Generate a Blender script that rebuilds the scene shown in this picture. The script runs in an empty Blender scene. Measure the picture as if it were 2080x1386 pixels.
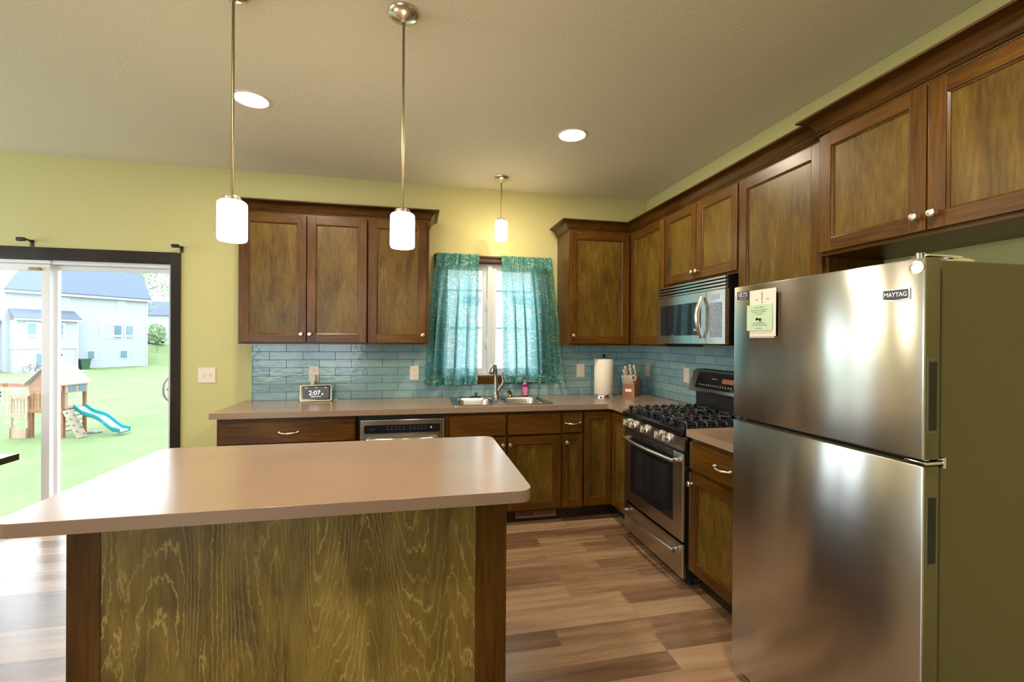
import bpy, bmesh, math, random
from mathutils import Vector, Matrix, noise
random.seed(7)
SC = bpy.context.scene
COL = SC.collection

# ---------------------------------------------------------------- camera
CAM = Vector((-2.149, -3.970, 1.416)); YAW, PIT, ROL, FPX = .2086, -.0029, .0065, 918.2
F = Vector((math.sin(YAW)*math.cos(PIT), math.cos(YAW)*math.cos(PIT), math.sin(PIT)))
Rr = Vector((math.cos(YAW), -math.sin(YAW), 0)); Uu = Rr.cross(F)
R2 = Rr*math.cos(ROL)+Uu*math.sin(ROL); U2 = -Rr*math.sin(ROL)+Uu*math.cos(ROL)
cd = bpy.data.cameras.new('camera'); cam = bpy.data.objects.new('camera', cd); COL.objects.link(cam)
m = Matrix.Identity(4)
for i in range(3):
    m[i][0], m[i][1], m[i][2], m[i][3] = R2[i], U2[i], -F[i], CAM[i]
cam.matrix_world = m
cd.sensor_width = 36; cd.sensor_fit = 'HORIZONTAL'; cd.lens = FPX/2080*36; cd.clip_end = 500; cd.clip_start = .05
SC.camera = cam

# ---------------------------------------------------------------- world, sun, portals, exposure
SC.view_settings.view_transform = 'Standard'; SC.view_settings.look = 'None'
SC.view_settings.gamma = 1; SC.view_settings.use_curve_mapping = False
SC.view_settings.exposure = 0.2
SC.cycles.use_denoising = True
SC.cycles.max_bounces = 10; SC.cycles.diffuse_bounces = 5; SC.cycles.glossy_bounces = 4
SC.cycles.transmission_bounces = 8; SC.cycles.transparent_max_bounces = 12
SC.cycles.sample_clamp_indirect = 6; SC.cycles.caustics_reflective = False; SC.cycles.caustics_refractive = False
SKY = 6.0
w = bpy.data.worlds.new('overcast sky'); SC.world = w; w.use_nodes = True
nt = w.node_tree; bg = nt.nodes['Background']
tc = nt.nodes.new('ShaderNodeTexCoord'); sp = nt.nodes.new('ShaderNodeSeparateXYZ'); cr = nt.nodes.new('ShaderNodeValToRGB')
nt.links.new(tc.outputs['Generated'], sp.inputs[0]); nt.links.new(sp.outputs['Z'], cr.inputs[0]); nt.links.new(cr.outputs[0], bg.inputs[0])
cr.color_ramp.elements[0].color = (.86, .94, 1, 1); cr.color_ramp.elements[1].color = (.74, .87, 1, 1)
bg.inputs[1].default_value = SKY
def light(name, typ, loc, energy, color=(1, 1, 1), rot=(0, 0, 0), **kw):
    l = bpy.data.lights.new(name, typ); l.energy = energy; l.color = color
    for k, v in kw.items(): setattr(l, k, v)
    o = bpy.data.objects.new(name, l); COL.objects.link(o); o.location = loc; o.rotation_euler = rot
    return o
sun = light('sun', 'SUN', (0, -5, 20), 1.3, (1, .95, .86), (math.radians(38), 0, math.radians(-38)), angle=math.radians(12))
def portal(name, loc, rot, sx, sy):
    o = light(name, 'AREA', loc, 1, rot=rot, shape='RECTANGLE', size=sx, size_y=sy); o.data.cycles.is_portal = True
portal('door_portal', (-4.93, .11, 1.0), (math.radians(-90), 0, 0), 1.9, 2.0)
portal('kitchen_window_portal', (-1.5, .11, 1.59), (math.radians(-90), 0, 0), .9, 1.05)
portal('left_window_portal', (-7.31, -2.2, 1.45), (0, math.radians(-90), 0), 1.9, 3.2)
portal('added_rear_window_portal', (-4.6, -7.31, 1.45), (math.radians(90), 0, 0), 2.4, 1.9)  # sky portal of the added rear window

# ---------------------------------------------------------------- materials
def mat(name, color=(.8, .8, .8), rough=.5, metal=0, **kw):
    m_ = bpy.data.materials.new(name); m_.use_nodes = True
    b = m_.node_tree.nodes['Principled BSDF']
    b.inputs['Base Color'].default_value = (*color, 1); b.inputs['Roughness'].default_value = rough; b.inputs['Metallic'].default_value = metal
    for k, v in kw.items(): b.inputs[k.replace('_', ' ')].default_value = v
    return m_
class NT:
    def __init__(s, m_): s.t = m_.node_tree; s.b = s.t.nodes['Principled BSDF']
    def n(s, typ, **kw):
        nd = s.t.nodes.new('ShaderNode'+typ)
        for k, v in kw.items():
            if k.startswith('i_'):
                key = k[2:]; key = int(key) if key.isdigit() else key.replace('_', ' '); nd.inputs[key].default_value = v
            else: setattr(nd, k, v)
        return nd
    def l(s, a, b): s.t.links.new(a, b)
    def ramp(s, fac, stops, interp='LINEAR'):
        r = s.n('ValToRGB'); e = r.color_ramp.elements; r.color_ramp.interpolation = interp
        while len(e) < len(stops): e.new(.5)
        for x, (p, c) in zip(e, stops): x.position = p; x.color = (*c, 1) if len(c) == 3 else c
        s.l(fac, r.inputs[0]); return r.outputs[0]
    def math(s, op, a, b=None, c=None):
        nd = s.n('Math', operation=op)
        for i, v in enumerate((a, b, c)):
            if v is None: continue
            if hasattr(v, 'is_linked'): s.l(v, nd.inputs[i])
            else: nd.inputs[i].default_value = v
        return nd.outputs[0]
    def mix(s, f, a, b, mode='MIX'):
        nd = s.n('MixRGB', blend_type=mode)
        for i, v in enumerate((f, a, b)):
            if hasattr(v, 'is_linked'): s.l(v, nd.inputs[i])
            else: nd.inputs[i].default_value = v if i == 0 else (*v, 1)
        return nd.outputs[0]
    def coords(s, scale=(1, 1, 1), rand=True, base='Object'):
        tc_ = s.n('TexCoord'); v = tc_.outputs[base]
        if rand:
            oi = s.n('ObjectInfo'); ad = s.n('VectorMath', operation='ADD'); ml = s.n('VectorMath', operation='SCALE')
            cb = s.n('CombineXYZ'); s.l(oi.outputs['Random'], cb.inputs[0]); s.l(oi.outputs['Random'], cb.inputs[1]); s.l(oi.outputs['Random'], cb.inputs[2])
            s.l(cb.outputs[0], ml.inputs[0]); ml.inputs['Scale'].default_value = 17.3
            s.l(v, ad.inputs[0]); s.l(ml.outputs[0], ad.inputs[1]); v = ad.outputs[0]
        mp = s.n('Mapping'); mp.inputs['Scale'].default_value = scale; s.l(v, mp.inputs[0]); return mp.outputs[0]
    def noise(s, v, scale, detail=4, rough=.55, dist=0):
        nd = s.n('TexNoise'); nd.inputs['Scale'].default_value = scale; nd.inputs['Detail'].default_value = detail
        nd.inputs['Roughness'].default_value = rough; nd.inputs['Distortion'].default_value = dist
        s.l(v, nd.inputs['Vector']); return nd.outputs['Fac']
    def bump(s, h, strength=.2, dist=.01):
        bp_ = s.n('Bump'); bp_.inputs['Strength'].default_value = strength; bp_.inputs['Distance'].default_value = dist
        s.l(h, bp_.inputs['Height']); s.l(bp_.outputs[0], s.b.inputs['Normal'])
    def base(s, c): s.l(c, s.b.inputs['Base Color'])

def wood(name, axis, dark, mid, light_, rough=.32, st=.06, bs=5, bst=.3):
    """stained wood with grain along one axis"""
    m_ = mat(name, rough=rough); t = NT(m_)
    sc = [1, 1, 1]; sc['xyz'.index(axis)] = st
    v = t.coords(tuple(sc))
    fine = t.noise(v, 80, 5, .65, .3); sc2 = [1, 1, 1]; sc2['xyz'.index(axis)] = bst
    v2 = t.coords(tuple(sc2)); blot = t.noise(v2, bs, 3, .6, .8)
    f = t.math('ADD', t.math('MULTIPLY', fine, .52), t.math('MULTIPLY', blot, .52))
    c = t.ramp(f, [(.36, dark), (.54, mid), (.74, light_)]); t.base(c)
    t.bump(fine, .05, .002)
    t.b.inputs['Specular IOR Level'].default_value = .28; t.b.inputs['Coat Weight'].default_value = .06; t.b.inputs['Coat Roughness'].default_value = .22
    return m_
FR_D, FR_M, FR_L = (.040, .013, .001), (.092, .037, .003), (.155, .070, .008)
WZ = wood('stained wood vertical grain', 'z', FR_D, FR_M, FR_L)
WX = wood('stained wood grain along x', 'x', FR_D, FR_M, FR_L)
WY = wood('stained wood grain along y', 'y', FR_D, FR_M, FR_L)
WP = wood('olive stained veneer panel', 'z', (.056, .029, .003), (.112, .064, .007), (.185, .117, .020), .36, st=.13, bs=8, bst=.35)
CROWN = wood('dark crown wood', 'x', (.026, .009, .001), (.062, .024, .003), (.12, .052, .008), .25)
CROWNY = wood('dark crown wood y', 'y', (.026, .009, .001), (.062, .024, .003), (.12, .052, .008), .25)
TRIMD = wood('very dark door casing', 'z', (.012, .008, .006), (.022, .014, .010), (.04, .026, .018), .3)

def island_veneer():
    m_ = mat('rotary cut island veneer', rough=.42); t = NT(m_)
    v = t.coords((1, 1, .10), rand=False)
    n1 = t.noise(v, 4.2, 1.0, .5, .15)
    vj = t.coords((1, 1, .30), rand=False); j = t.noise(vj, 60, 2, .6)
    h = t.math('ADD', n1, t.math('MULTIPLY', j, .028))
    s_ = t.math('SINE', t.math('MULTIPLY', h, 300))
    line = t.math('POWER', t.math('MAXIMUM', s_, 0.0001), 9)
    amp = t.noise(t.coords((1, 1, .4), rand=False), 5.5, 3, .6)
    line = t.math('MULTIPLY', line, t.ramp(amp, [(.34, (0, 0, 0)), (.60, (1, 1, 1))]))
    blot = t.noise(t.coords((1, 1, .22), rand=False), 7, 5, .65, .6)
    fine = t.noise(t.coords((1, 1, .05), rand=False), 120, 3, .6)
    f = t.math('ADD', t.math('MULTIPLY', blot, .85), t.math('MULTIPLY', fine, .25))
    base = t.ramp(f, [(.38, (.080, .052, .010)), (.56, (.200, .135, .026)), (.76, (.34, .245, .055))])
    t.base(t.mix(t.math('MULTIPLY', line, .6), base, (.60, .47, .15))); t.bump(line, .04, .002)
    return m_
VENEER = island_veneer()

def paint(name, color, rough, bscale, bstr, dist=.004):
    m_ = mat(name, color, rough); t = NT(m_); v = t.coords(rand=False)
    t.bump(t.noise(v, bscale, 4, .6), bstr, dist); return m_
WALL = paint('pale yellow green wall paint', (.575, .53, .23), .55, 220, .10, .002)
CEIL = paint('knockdown textured ceiling', (.74, .70, .55), .8, 75, .38, .006)
WHITE = mat('white vinyl', (.80, .80, .82), .3)
IVORY = mat('almond plastic', (.82, .72, .60), .35)
IVORYD = mat('dark slot', (.10, .07, .05), .5)
BLACK = mat('gloss black enamel', (.008, .008, .009), .16)
BLACKM = mat('satin black', (.012, .012, .013), .45)
IRON = mat('black cast iron', (.018, .018, .022), .38)
NICKEL = mat('brushed nickel', (.72, .66, .58), .24, 1)
CHROME = mat('chrome', (.85, .85, .85), .1, 1)
RODM = mat('satin nickel rod', (.27, .22, .12), .3, 1)
FAUC = mat('satin bronze nickel', (.36, .33, .29), .26, 1)
def steel(name, col, rough, waves=0, axis=2, streak=.05):
    m_ = mat(name, col, rough, 1); t = NT(m_)
    if axis == 1:
        t.b.inputs['Anisotropic'].default_value = .93; tv = t.n('CombineXYZ'); tv.inputs[2].default_value = 1; t.l(tv.outputs[0], t.b.inputs['Tangent'])
    sc = [1, 1, 1]; sc[axis] = .012
    fine = t.noise(t.coords(tuple(sc), rand=False), 380, 2, .5)
    t.l(t.math('ADD', t.math('MULTIPLY', fine, streak*2), rough-streak), t.b.inputs['Roughness'])
    h = t.math('MULTIPLY', fine, .0)
    if waves:
        big = t.noise(t.coords((1, 1, .6), rand=False), 2.3, 1, .35)
        h = t.math('ADD', h, t.math('MULTIPLY', big, waves))
    t.bump(h, .22, .02)
    if waves:
        sm = t.noise(t.coords(rand=False), 4.5, 6, .7)
        t.base(t.mix(t.ramp(sm, [(.45, (0, 0, 0)), (.8, (.35, .35, .35))]), col, (.44, .42, .42)))
    return m_
STEEL = steel('brushed stainless steel', (.62, .60, .57), .24, axis=1)
FRIDGE = steel('smudged fridge stainless', (.60, .585, .56), .20, waves=.75, streak=.02, axis=1)
SINKM = steel('sink stainless steel', (.50, .47, .44), .24, axis=0)
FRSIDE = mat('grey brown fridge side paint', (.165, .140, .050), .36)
GLASSB = mat('black appliance glass', (.012, .014, .018), .04)
def laminate(name, col, rough, bumpy=.0):
    m_ = mat(name, col, rough); t = NT(m_); v = t.coords(rand=False)
    a = t.noise(v, 260, 3, .7); b = t.noise(v, 3, 3, .5)
    d = tuple(c*.90 for c in col); l_ = tuple(min(1, c*1.08) for c in col)
    t.base(t.ramp(t.math('ADD', t.math('MULTIPLY', a, .7), t.math('MULTIPLY', b, .3)), [(.38, d), (.52, col), (.66, l_)])); return m_
LAM = laminate('taupe laminate', (.30, .205, .145), .215)

def tile_mat():
    m_ = mat('glazed blue green subway tile', rough=.09); t = NT(m_)
    tc_ = t.n('TexCoord'); sp_ = t.n('SeparateXYZ'); t.l(tc_.outputs['Object'], sp_.inputs[0])
    u = t.math('ADD', sp_.outputs['X'], sp_.outputs['Y']); u = t.math('ADD', u, 100.0625+.125)
    zz = t.math('ADD', sp_.outputs['Z'], -1.372+.0655*40)
    cb = t.n('CombineXYZ'); t.l(u, cb.inputs[0]); t.l(zz, cb.inputs[1])
    br = t.n('TexBrick', offset=.5, offset_frequency=2); br.inputs['Scale'].default_value = 1
    br.inputs['Brick Width'].default_value = .25; br.inputs['Row Height'].default_value = .0655
    br.inputs['Mortar Size'].default_value = .0022; br.inputs['Mortar Smooth'].default_value = .3; br.inputs['Bias'].default_value = 0
    br.inputs['Color1'].default_value = (0, 0, 0, 1); br.inputs['Color2'].default_value = (1, 1, 1, 1); br.inputs['Mortar'].default_value = (.5, .5, .5, 1)
    t.l(cb.outputs[0], br.inputs['Vector'])
    v = t.coords((1, 1, 1.6), rand=False); bl = t.noise(v, 9, 4, .6, .5)
    f = t.math('ADD', t.math('MULTIPLY', br.outputs['Color'], .26), t.math('MULTIPLY', bl, .78))
    c = t.ramp(f, [(.25, (.19, .345, .395)), (.5, (.26, .43, .465)), (.75, (.34, .50, .485))])
    t.base(t.mix(br.outputs['Fac'], c, (.10, .10, .085)))
    wob = t.noise(t.coords((1, 1, 2.2), rand=False), 13, 3, .55)
    h = t.math('SUBTRACT', t.math('MULTIPLY', wob, .9), t.math('MULTIPLY', br.outputs['Fac'], .5)); t.bump(h, .30, .005)
    t.l(t.math('ADD', t.math('MULTIPLY', br.outputs['Fac'], .6), .08), t.b.inputs['Roughness'])
    return m_
TILE = tile_mat()

def floor_mat():
    m_ = mat('wood look plank floor', rough=.3); t = NT(m_)
    tc_ = t.n('TexCoord'); br = t.n('TexBrick', offset=.37, offset_frequency=3, squash=.62, squash_frequency=4)
    br.inputs['Scale'].default_value = 1; br.inputs['Brick Width'].default_value = .78; br.inputs['Row Height'].default_value = .124
    br.inputs['Mortar Size'].default_value = .0011; br.inputs['Mortar Smooth'].default_value = .1
    br.inputs['Color1'].default_value = (0, 0, 0, 1); br.inputs['Color2'].default_value = (1, 1, 1, 1); br.inputs['Mortar'].default_value = (.4, .4, .4, 1)
    mp = t.n('Mapping'); mp.inputs['Location'].default_value = (60.3, 60.01, 0); t.l(tc_.outputs['Object'], mp.inputs[0]); t.l(mp.outputs[0], br.inputs['Vector'])
    v = t.coords((.06, 1, 1), rand=False)
    # per-plank shift of the grain
    sh = t.n('CombineXYZ'); t.l(t.math('MULTIPLY', br.outputs['Color'], 31.0), sh.inputs[1])
    ad = t.n('VectorMath', operation='ADD'); t.l(v, ad.inputs[0]); t.l(sh.outputs[0], ad.inputs[1])
    g1 = t.noise(ad.outputs[0], 22, 5, .62, .4); g2 = t.noise(ad.outputs[0], 120, 3, .6)
    f = t.math('ADD', t.math('MULTIPLY', g1, .75), t.math('ADD', t.math('MULTIPLY', g2, .15), t.math('MULTIPLY', br.outputs['Color'], .32)))
    c = t.ramp(f, [(.34, (.120, .062, .032)), (.54, (.215, .124, .068)), (.70, (.33, .205, .118)), (.90, (.42, .28, .175))])
    t.base(t.mix(br.outputs['Fac'], c, (.30, .22, .14)))
    t.bump(t.math('SUBTRACT', t.math('MULTIPLY', g1, .3), br.outputs['Fac']), .12, .003)
    t.l(t.math('ADD', t.math('MULTIPLY', g1, .16), .19), t.b.inputs['Roughness'])
    return m_
FLOOR = floor_mat()

def glass(name, tint=(1, 1, 1)):
    m_ = bpy.data.materials.new(name); m_.use_nodes = True; t = m_.node_tree
    for n_ in list(t.nodes):
        if n_.type == 'BSDF_PRINCIPLED': t.nodes.remove(n_)
    out = [n_ for n_ in t.nodes if n_.type == 'OUTPUT_MATERIAL'][0]
    tr = t.nodes.new('ShaderNodeBsdfTransparent'); tr.inputs[0].default_value = (*tint, 1)
    gl = t.nodes.new('ShaderNodeBsdfGlossy'); gl.inputs['Roughness'].default_value = .02
    fr = t.nodes.new('ShaderNodeFresnel'); fr.inputs[0].default_value = 1.45
    mx = t.nodes.new('ShaderNodeMixShader'); ge = t.nodes.new('ShaderNodeNewGeometry'); sb = t.nodes.new('ShaderNodeMath'); sb.operation = 'SUBTRACT'; sb.use_clamp = True; t.links.new(fr.outputs[0], sb.inputs[0]); t.links.new(ge.outputs['Backfacing'], sb.inputs[1]); t.links.new(sb.outputs[0], mx.inputs[0]); t.links.new(tr.outputs[0], mx.inputs[1]); t.links.new(gl.outputs[0], mx.inputs[2])
    t.links.new(mx.outputs[0], out.inputs[0]); return m_
GLASS = glass('window glass', (.96, .98, .98))

def emis(name, color, strength):
    m_ = bpy.data.materials.new(name); m_.use_nodes = True; b = m_.node_tree.nodes['Principled BSDF']
    b.inputs['Base Color'].default_value = (.9, .85, .78, 1); b.inputs['Emission Color'].default_value = (*color, 1); b.inputs['Emission Strength'].default_value = strength
    return m_
SHADE = emis('lit opal glass shade', (1, .82, .58), 44)
SHADE2 = emis('lit opal glass shade, dimmer bulb', (1, .80, .52), 22)
LENS = emis('lit downlight lens', (1, .80, .58), 22)

def curtain_mat():
    m_ = bpy.data.materials.new('sheer teal floral cotton'); m_.use_nodes = True; t = NT(m_)
    tc_ = t.n('TexCoord'); uv = tc_.outputs['UV']
    vo = t.n('TexVoronoi', feature='F1'); vo.inputs['Scale'].default_value = 38; vo.inputs['Randomness'].default_value = .75; t.l(uv, vo.inputs['Vector'])
    ring = t.math('ABSOLUTE', t.math('SUBTRACT', vo.outputs['Distance'], .30)); ring = t.ramp(ring, [(.05, (1, 1, 1)), (.13, (0, 0, 0))])
    dot = t.ramp(vo.outputs['Distance'], [(.07, (1, 1, 1)), (.12, (0, 0, 0))])
    vo2 = t.n('TexVoronoi', feature='DISTANCE_TO_EDGE'); vo2.inputs['Scale'].default_value = 60; t.l(uv, vo2.inputs['Vector'])
    lace = t.ramp(vo2.outputs['Distance'], [(.03, (.5, .5, .5)), (.09, (0, 0, 0))])
    pat = t.math('MAXIMUM', t.math('MAXIMUM', ring, dot), lace)
    nz = t.noise(uv, 4, 2, .5); teal = t.ramp(nz, [(.35, (.015, .20, .19)), (.65, (.03, .30, .34))])
    c = t.mix(pat, teal, (.50, .60, .40))
    sp_ = t.n('SeparateXYZ'); t.l(uv, sp_.inputs[0])
    hem = t.math('LESS_THAN', sp_.outputs['Y'], .07); hdr = t.math('GREATER_THAN', sp_.outputs['Y'], 1.02)
    thick = t.math('MAXIMUM', hem, hdr)
    df = t.n('BsdfDiffuse'); trl = t.n('BsdfTranslucent'); tp = t.n('BsdfTransparent'); m1 = t.n('MixShader'); m2 = t.n('MixShader')
    t.l(c, df.inputs[0]); bright = t.mix(.45, c, (.55, .85, .95)); t.l(bright, trl.inputs[0])
    t.l(t.math('SUBTRACT', .66, t.math('MULTIPLY', thick, .40)), m1.inputs[0]); t.l(df.outputs[0], m1.inputs[1]); t.l(trl.outputs[0], m1.inputs[2])
    t.l(t.math('MULTIPLY', t.math('SUBTRACT', 1.0, thick), .10), m2.inputs[0]); t.l(m1.outputs[0], m2.inputs[1]); t.l(tp.outputs[0], m2.inputs[2])
    out = [n_ for n_ in t.t.nodes if n_.type == 'OUTPUT_MATERIAL'][0]; t.l(m2.outputs[0], out.inputs[0]); return m_
CURT = curtain_mat()

# outdoor
def grass_mat():
    m_ = mat('lawn grass', rough=.9); t = NT(m_); v = t.coords((1, 1, 1), rand=False)
    a = t.noise(v, .35, 4, .6); b = t.noise(v, 9, 4, .7); f = t.math('ADD', t.math('MULTIPLY', a, .6), t.math('MULTIPLY', b, .4))
    t.base(t.ramp(f, [(.35, (.080, .120, .034)), (.5, (.110, .155, .046)), (.65, (.140, .190, .064))])); return m_
GRASS = grass_mat()
def siding(name, col, pitch=.16):
    m_ = mat(name, col, .6); t = NT(m_); tc_ = t.n('TexCoord'); sp_ = t.n('SeparateXYZ'); t.l(tc_.outputs['Object'], sp_.inputs[0])
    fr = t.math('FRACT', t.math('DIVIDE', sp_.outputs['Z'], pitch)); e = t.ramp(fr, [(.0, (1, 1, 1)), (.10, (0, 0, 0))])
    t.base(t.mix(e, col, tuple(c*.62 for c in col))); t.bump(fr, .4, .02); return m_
SID = siding('light grey lap siding', (.32, .335, .36)); SIDW = siding('white lap siding', (.36, .37, .39), .2)
def shingle(name, col):
    m_ = mat(name, col, .9); t = NT(m_); v = t.coords(rand=False); a = t.noise(v, 14, 3, .7)
    t.base(t.ramp(a, [(.35, tuple(c*.75 for c in col)), (.65, tuple(c*1.2 for c in col))])); return m_
ROOF = shingle('blue grey shingles', (.085, .105, .14)); OUTWIN = mat('reflective window pane', (.10, .17, .21), .08); OUTWIN2 = mat('pale window pane', (.26, .38, .42), .15)
WTRIM = mat('white exterior trim', (.42, .43, .45), .5)
CEDAR = wood('cedar play set boards', 'z', (.15, .055, .022), (.22, .09, .038), (.30, .14, .07), .6)
PALEW = wood('bleached cedar boards', 'z', (.25, .16, .11), (.33, .23, .165), (.40, .31, .24), .7)
TEAL = mat('teal plastic', (.008, .17, .18), .3); TEALL = mat('pale slide bed', (.25, .42, .42), .3)
GREENP = mat('green plastic bin', (.012, .07, .03), .4)
LEAF = mat('tree leaves', (.13, .21, .065), .8); LEAF_HAZE = mat('hazed tree leaves', (.26, .31, .23), .8); BARK = mat('bark', (.12, .09, .06), .9)  # haze over the far trees is mixed into the paler leaf colour
CONC = mat('concrete', (.3, .295, .285), .8)

# ---------------------------------------------------------------- mesh builder
class MB:
    def __init__(s): s.bm = bmesh.new(); s.uv = None
    def face(s, vs, mi=0):
        try: f = s.bm.faces.new(vs); f.material_index = mi; return f
        except ValueError: return None
    def poly(s, pts, mi=0): return s.face([s.bm.verts.new(p) for p in pts], mi)
    def box(s, x0, x1, y0, y1, z0, z1, bev=0, mi=0):
        x0, x1 = sorted((x0, x1)); y0, y1 = sorted((y0, y1)); z0, z1 = sorted((z0, z1))
        v = [s.bm.verts.new((x, y, z)) for z in (z0, z1) for y in (y0, y1) for x in (x0, x1)]
        fs = [s.face([v[i] for i in q], mi) for q in ((0, 2, 3, 1), (4, 5, 7, 6), (0, 1, 5, 4), (2, 6, 7, 3), (0, 4, 6, 2), (1, 3, 7, 5))]
        if bev:
            es = list({e for f in fs for e in f.edges})
            r = bmesh.ops.bevel(s.bm, geom=es, offset=bev, segments=2, affect='EDGES', profile=.6)
            for f in r['faces']: f.material_index = mi
        return s
    def hexa(s, p, mi=0):      # 8 points: bottom 4 ccw, top 4 ccw
        v = [s.bm.verts.new(q) for q in p]
        for q in ((3, 2, 1, 0), (4, 5, 6, 7), (0, 1, 5, 4), (1, 2, 6, 5), (2, 3, 7, 6), (3, 0, 4, 7)): s.face([v[i] for i in q], mi)
        return s
    def loft(s, loops, cap0=True, cap1=True, mi=0, closed=True):
        L = [[s.bm.verts.new(p) for p in lp] for lp in loops]; n_ = len(L[0])
        for a, b in zip(L, L[1:]):
            for i in range(n_ if closed else n_-1): s.face([a[i], a[(i+1) % n_], b[(i+1) % n_], b[i]], mi)
        if cap0: s.face(L[0][::-1], mi)
        if cap1: s.face(L[-1], mi)
        return s
    def tube(s, pts, r, seg=8, mi=0, flat=1.0):
        pts = [Vector(p) for p in pts]; rs = r if isinstance(r, (list, tuple)) else [r]*len(pts); loops = []; prev = None
        for i, p in enumerate(pts):
            d = (pts[min(i+1, len(pts)-1)]-pts[max(i-1, 0)]).normalized()
            if prev is None:
                a = Vector((0, 0, 1)) if abs(d.z) < .9 else Vector((1, 0, 0)); x = d.cross(a).normalized()
            else:
                x = (prev-d*prev.dot(d)).normalized()
            y = d.cross(x); prev = x
            loops.append([p+(x*math.cos(2*math.pi*k/seg)+y*flat*math.sin(2*math.pi*k/seg))*rs[i] for k in range(seg)])
        return s.loft(loops, mi=mi)
    def cyl(s, p0, p1, r0, r1=None, seg=20, mi=0): return s.tube([p0, p1], [r0, r0 if r1 is None else r1], seg, mi)
    def lathe(s, prof, c, axis=(0, 0, 1), seg=24, mi=0, cap=True):
        a = Vector(axis).normalized(); x = a.orthogonal().normalized(); y = a.cross(x); c = Vector(c)
        return s.loft([[c+a*h+(x*math.cos(2*math.pi*k/seg)+y*math.sin(2*math.pi*k/seg))*max(r, 1e-4) for k in range(seg)] for r, h in prof], cap, cap, mi)
    def slab(s, outer, z0, z1, holes=(), mi=0):
        for z, flip in ((z0, 1), (z1, 0)):
            es = []
            for lp in [outer, *holes]:
                vs = [s.bm.verts.new((*p, z)) for p in lp]; es += [s.bm.edges.new((vs[i], vs[(i+1) % len(vs)])) for i in range(len(vs))]
            r = bmesh.ops.triangle_fill(s.bm, edges=es, use_beauty=True)
            for g in r['geom']:
                if isinstance(g, bmesh.types.BMFace): g.material_index = mi
        for lp in [outer, *holes]:
            n_ = len(lp)
            for i in range(n_):
                a, b = lp[i], lp[(i+1) % n_]; s.poly([(*a, z0), (*b, z0), (*b, z1), (*a, z1)], mi)
        bmesh.ops.remove_doubles(s.bm, verts=s.bm.verts, dist=1e-5)
        return s
    def xform(s, fn):
        for v in s.bm.verts: v.co = fn(v.co)
        return s
    def text(s, body, size, origin, right, up, depth=.0006, mi=0, bold=0, align='CENTER', sx=1):
        cu = bpy.data.curves.new('lettering', 'FONT'); cu.body = body; cu.size = size; cu.extrude = depth; cu.offset = bold; cu.align_x = align; cu.align_y = 'CENTER'; cu.resolution_u = 3
        o = bpy.data.objects.new('lettering', cu); COL.objects.link(o); dg = bpy.context.evaluated_depsgraph_get(); dg.update()
        me = bpy.data.meshes.new_from_object(o.evaluated_get(dg)); right = Vector(right); up = Vector(up); nn = right.cross(up); org = Vector(origin)
        vs = [s.bm.verts.new(org+right*v.co.x*sx+up*v.co.y+nn*v.co.z) for v in me.vertices]
        for p in me.polygons: s.face([vs[i] for i in p.vertices], mi)
        bpy.data.objects.remove(o); bpy.data.curves.remove(cu); bpy.data.meshes.remove(me)
        return s
    def dashes(s, words, size, origin, right, up, depth=.0002, mi=0):
        """print too small to read in the photograph: one short dash per word"""
        right = Vector(right); up = Vector(up); nn = right.cross(up); o = Vector(origin); cw_ = size*.42; tot = (sum(words)+len(words)-1)*cw_; u = -tot/2; h_ = size*.17
        for n_ in words:
            s.loft([[o+right*a_+up*b_+nn*w_ for a_, b_ in ((u, -h_), (u+n_*cw_, -h_), (u+n_*cw_, h_), (u, h_))] for w_ in (0, depth)], mi=mi); u += (n_+1)*cw_
        return s
    def build(s, name, mats, parent=None, smooth=0, loc=None, norm=True):
        if norm: bmesh.ops.recalc_face_normals(s.bm, faces=s.bm.faces)
        o0 = Vector((0, 0, 0)); q = parent
        while q: o0 += q.location; q = q.parent
        l_ = Vector(loc) if loc is not None else Vector((0, 0, 0))
        bmesh.ops.translate(s.bm, verts=s.bm.verts, vec=-(o0+l_))
        me = bpy.data.meshes.new(name); s.bm.to_mesh(me); s.bm.free()
        for mm in (mats if isinstance(mats, (list, tuple)) else [mats]): me.materials.append(mm)
        if smooth: me.shade_smooth(); me.set_sharp_from_angle(angle=math.radians(smooth))
        o = bpy.data.objects.new(name, me); COL.objects.link(o); o.location = l_
        if parent: o.parent = parent
        return o
def tag(o, label=None, cat=None, group=None, kind=None):
    if label: o['label'] = label
    if cat: o['category'] = cat
    if group: o['group'] = group
    if kind: o['kind'] = kind
    return o
def thing(name, label, cat, loc=(0, 0, 0), group=None):
    o = bpy.data.objects.new(name, None); o.empty_display_size = .05; COL.objects.link(o); o.location = loc
    return tag(o, label, cat, group)
def struct(name, mb, mats, parent=None, smooth=0):
    o = mb.build(name, mats, parent, smooth)
    if not parent: o['kind'] = 'structure'
    return o
def dup(root, loc=None, rotz=None, label=None, group=None):
    def cp(o, par):
        c = o.copy(); COL.objects.link(c)
        if par: c.parent = par
        for ch in [x for x in bpy.data.objects if x.parent == o]: cp(ch, c)
        return c
    r = cp(root, None)
    if loc is not None: r.location = loc
    if rotz is not None: r.rotation_euler[2] = rotz
    if label: r['label'] = label
    if group: r['group'] = group
    return r
def rrect(x0, x1, y0, y1, r, n=6):
    out = []
    for cx, cy, a0 in ((x1-r, y1-r, 0), (x0+r, y1-r, 90), (x0+r, y0+r, 180), (x1-r, y0+r, 270)):
        for k in range(n+1): a = math.radians(a0+90*k/n); out.append((cx+r*math.cos(a), cy+r*math.sin(a)))
    return out
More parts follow.
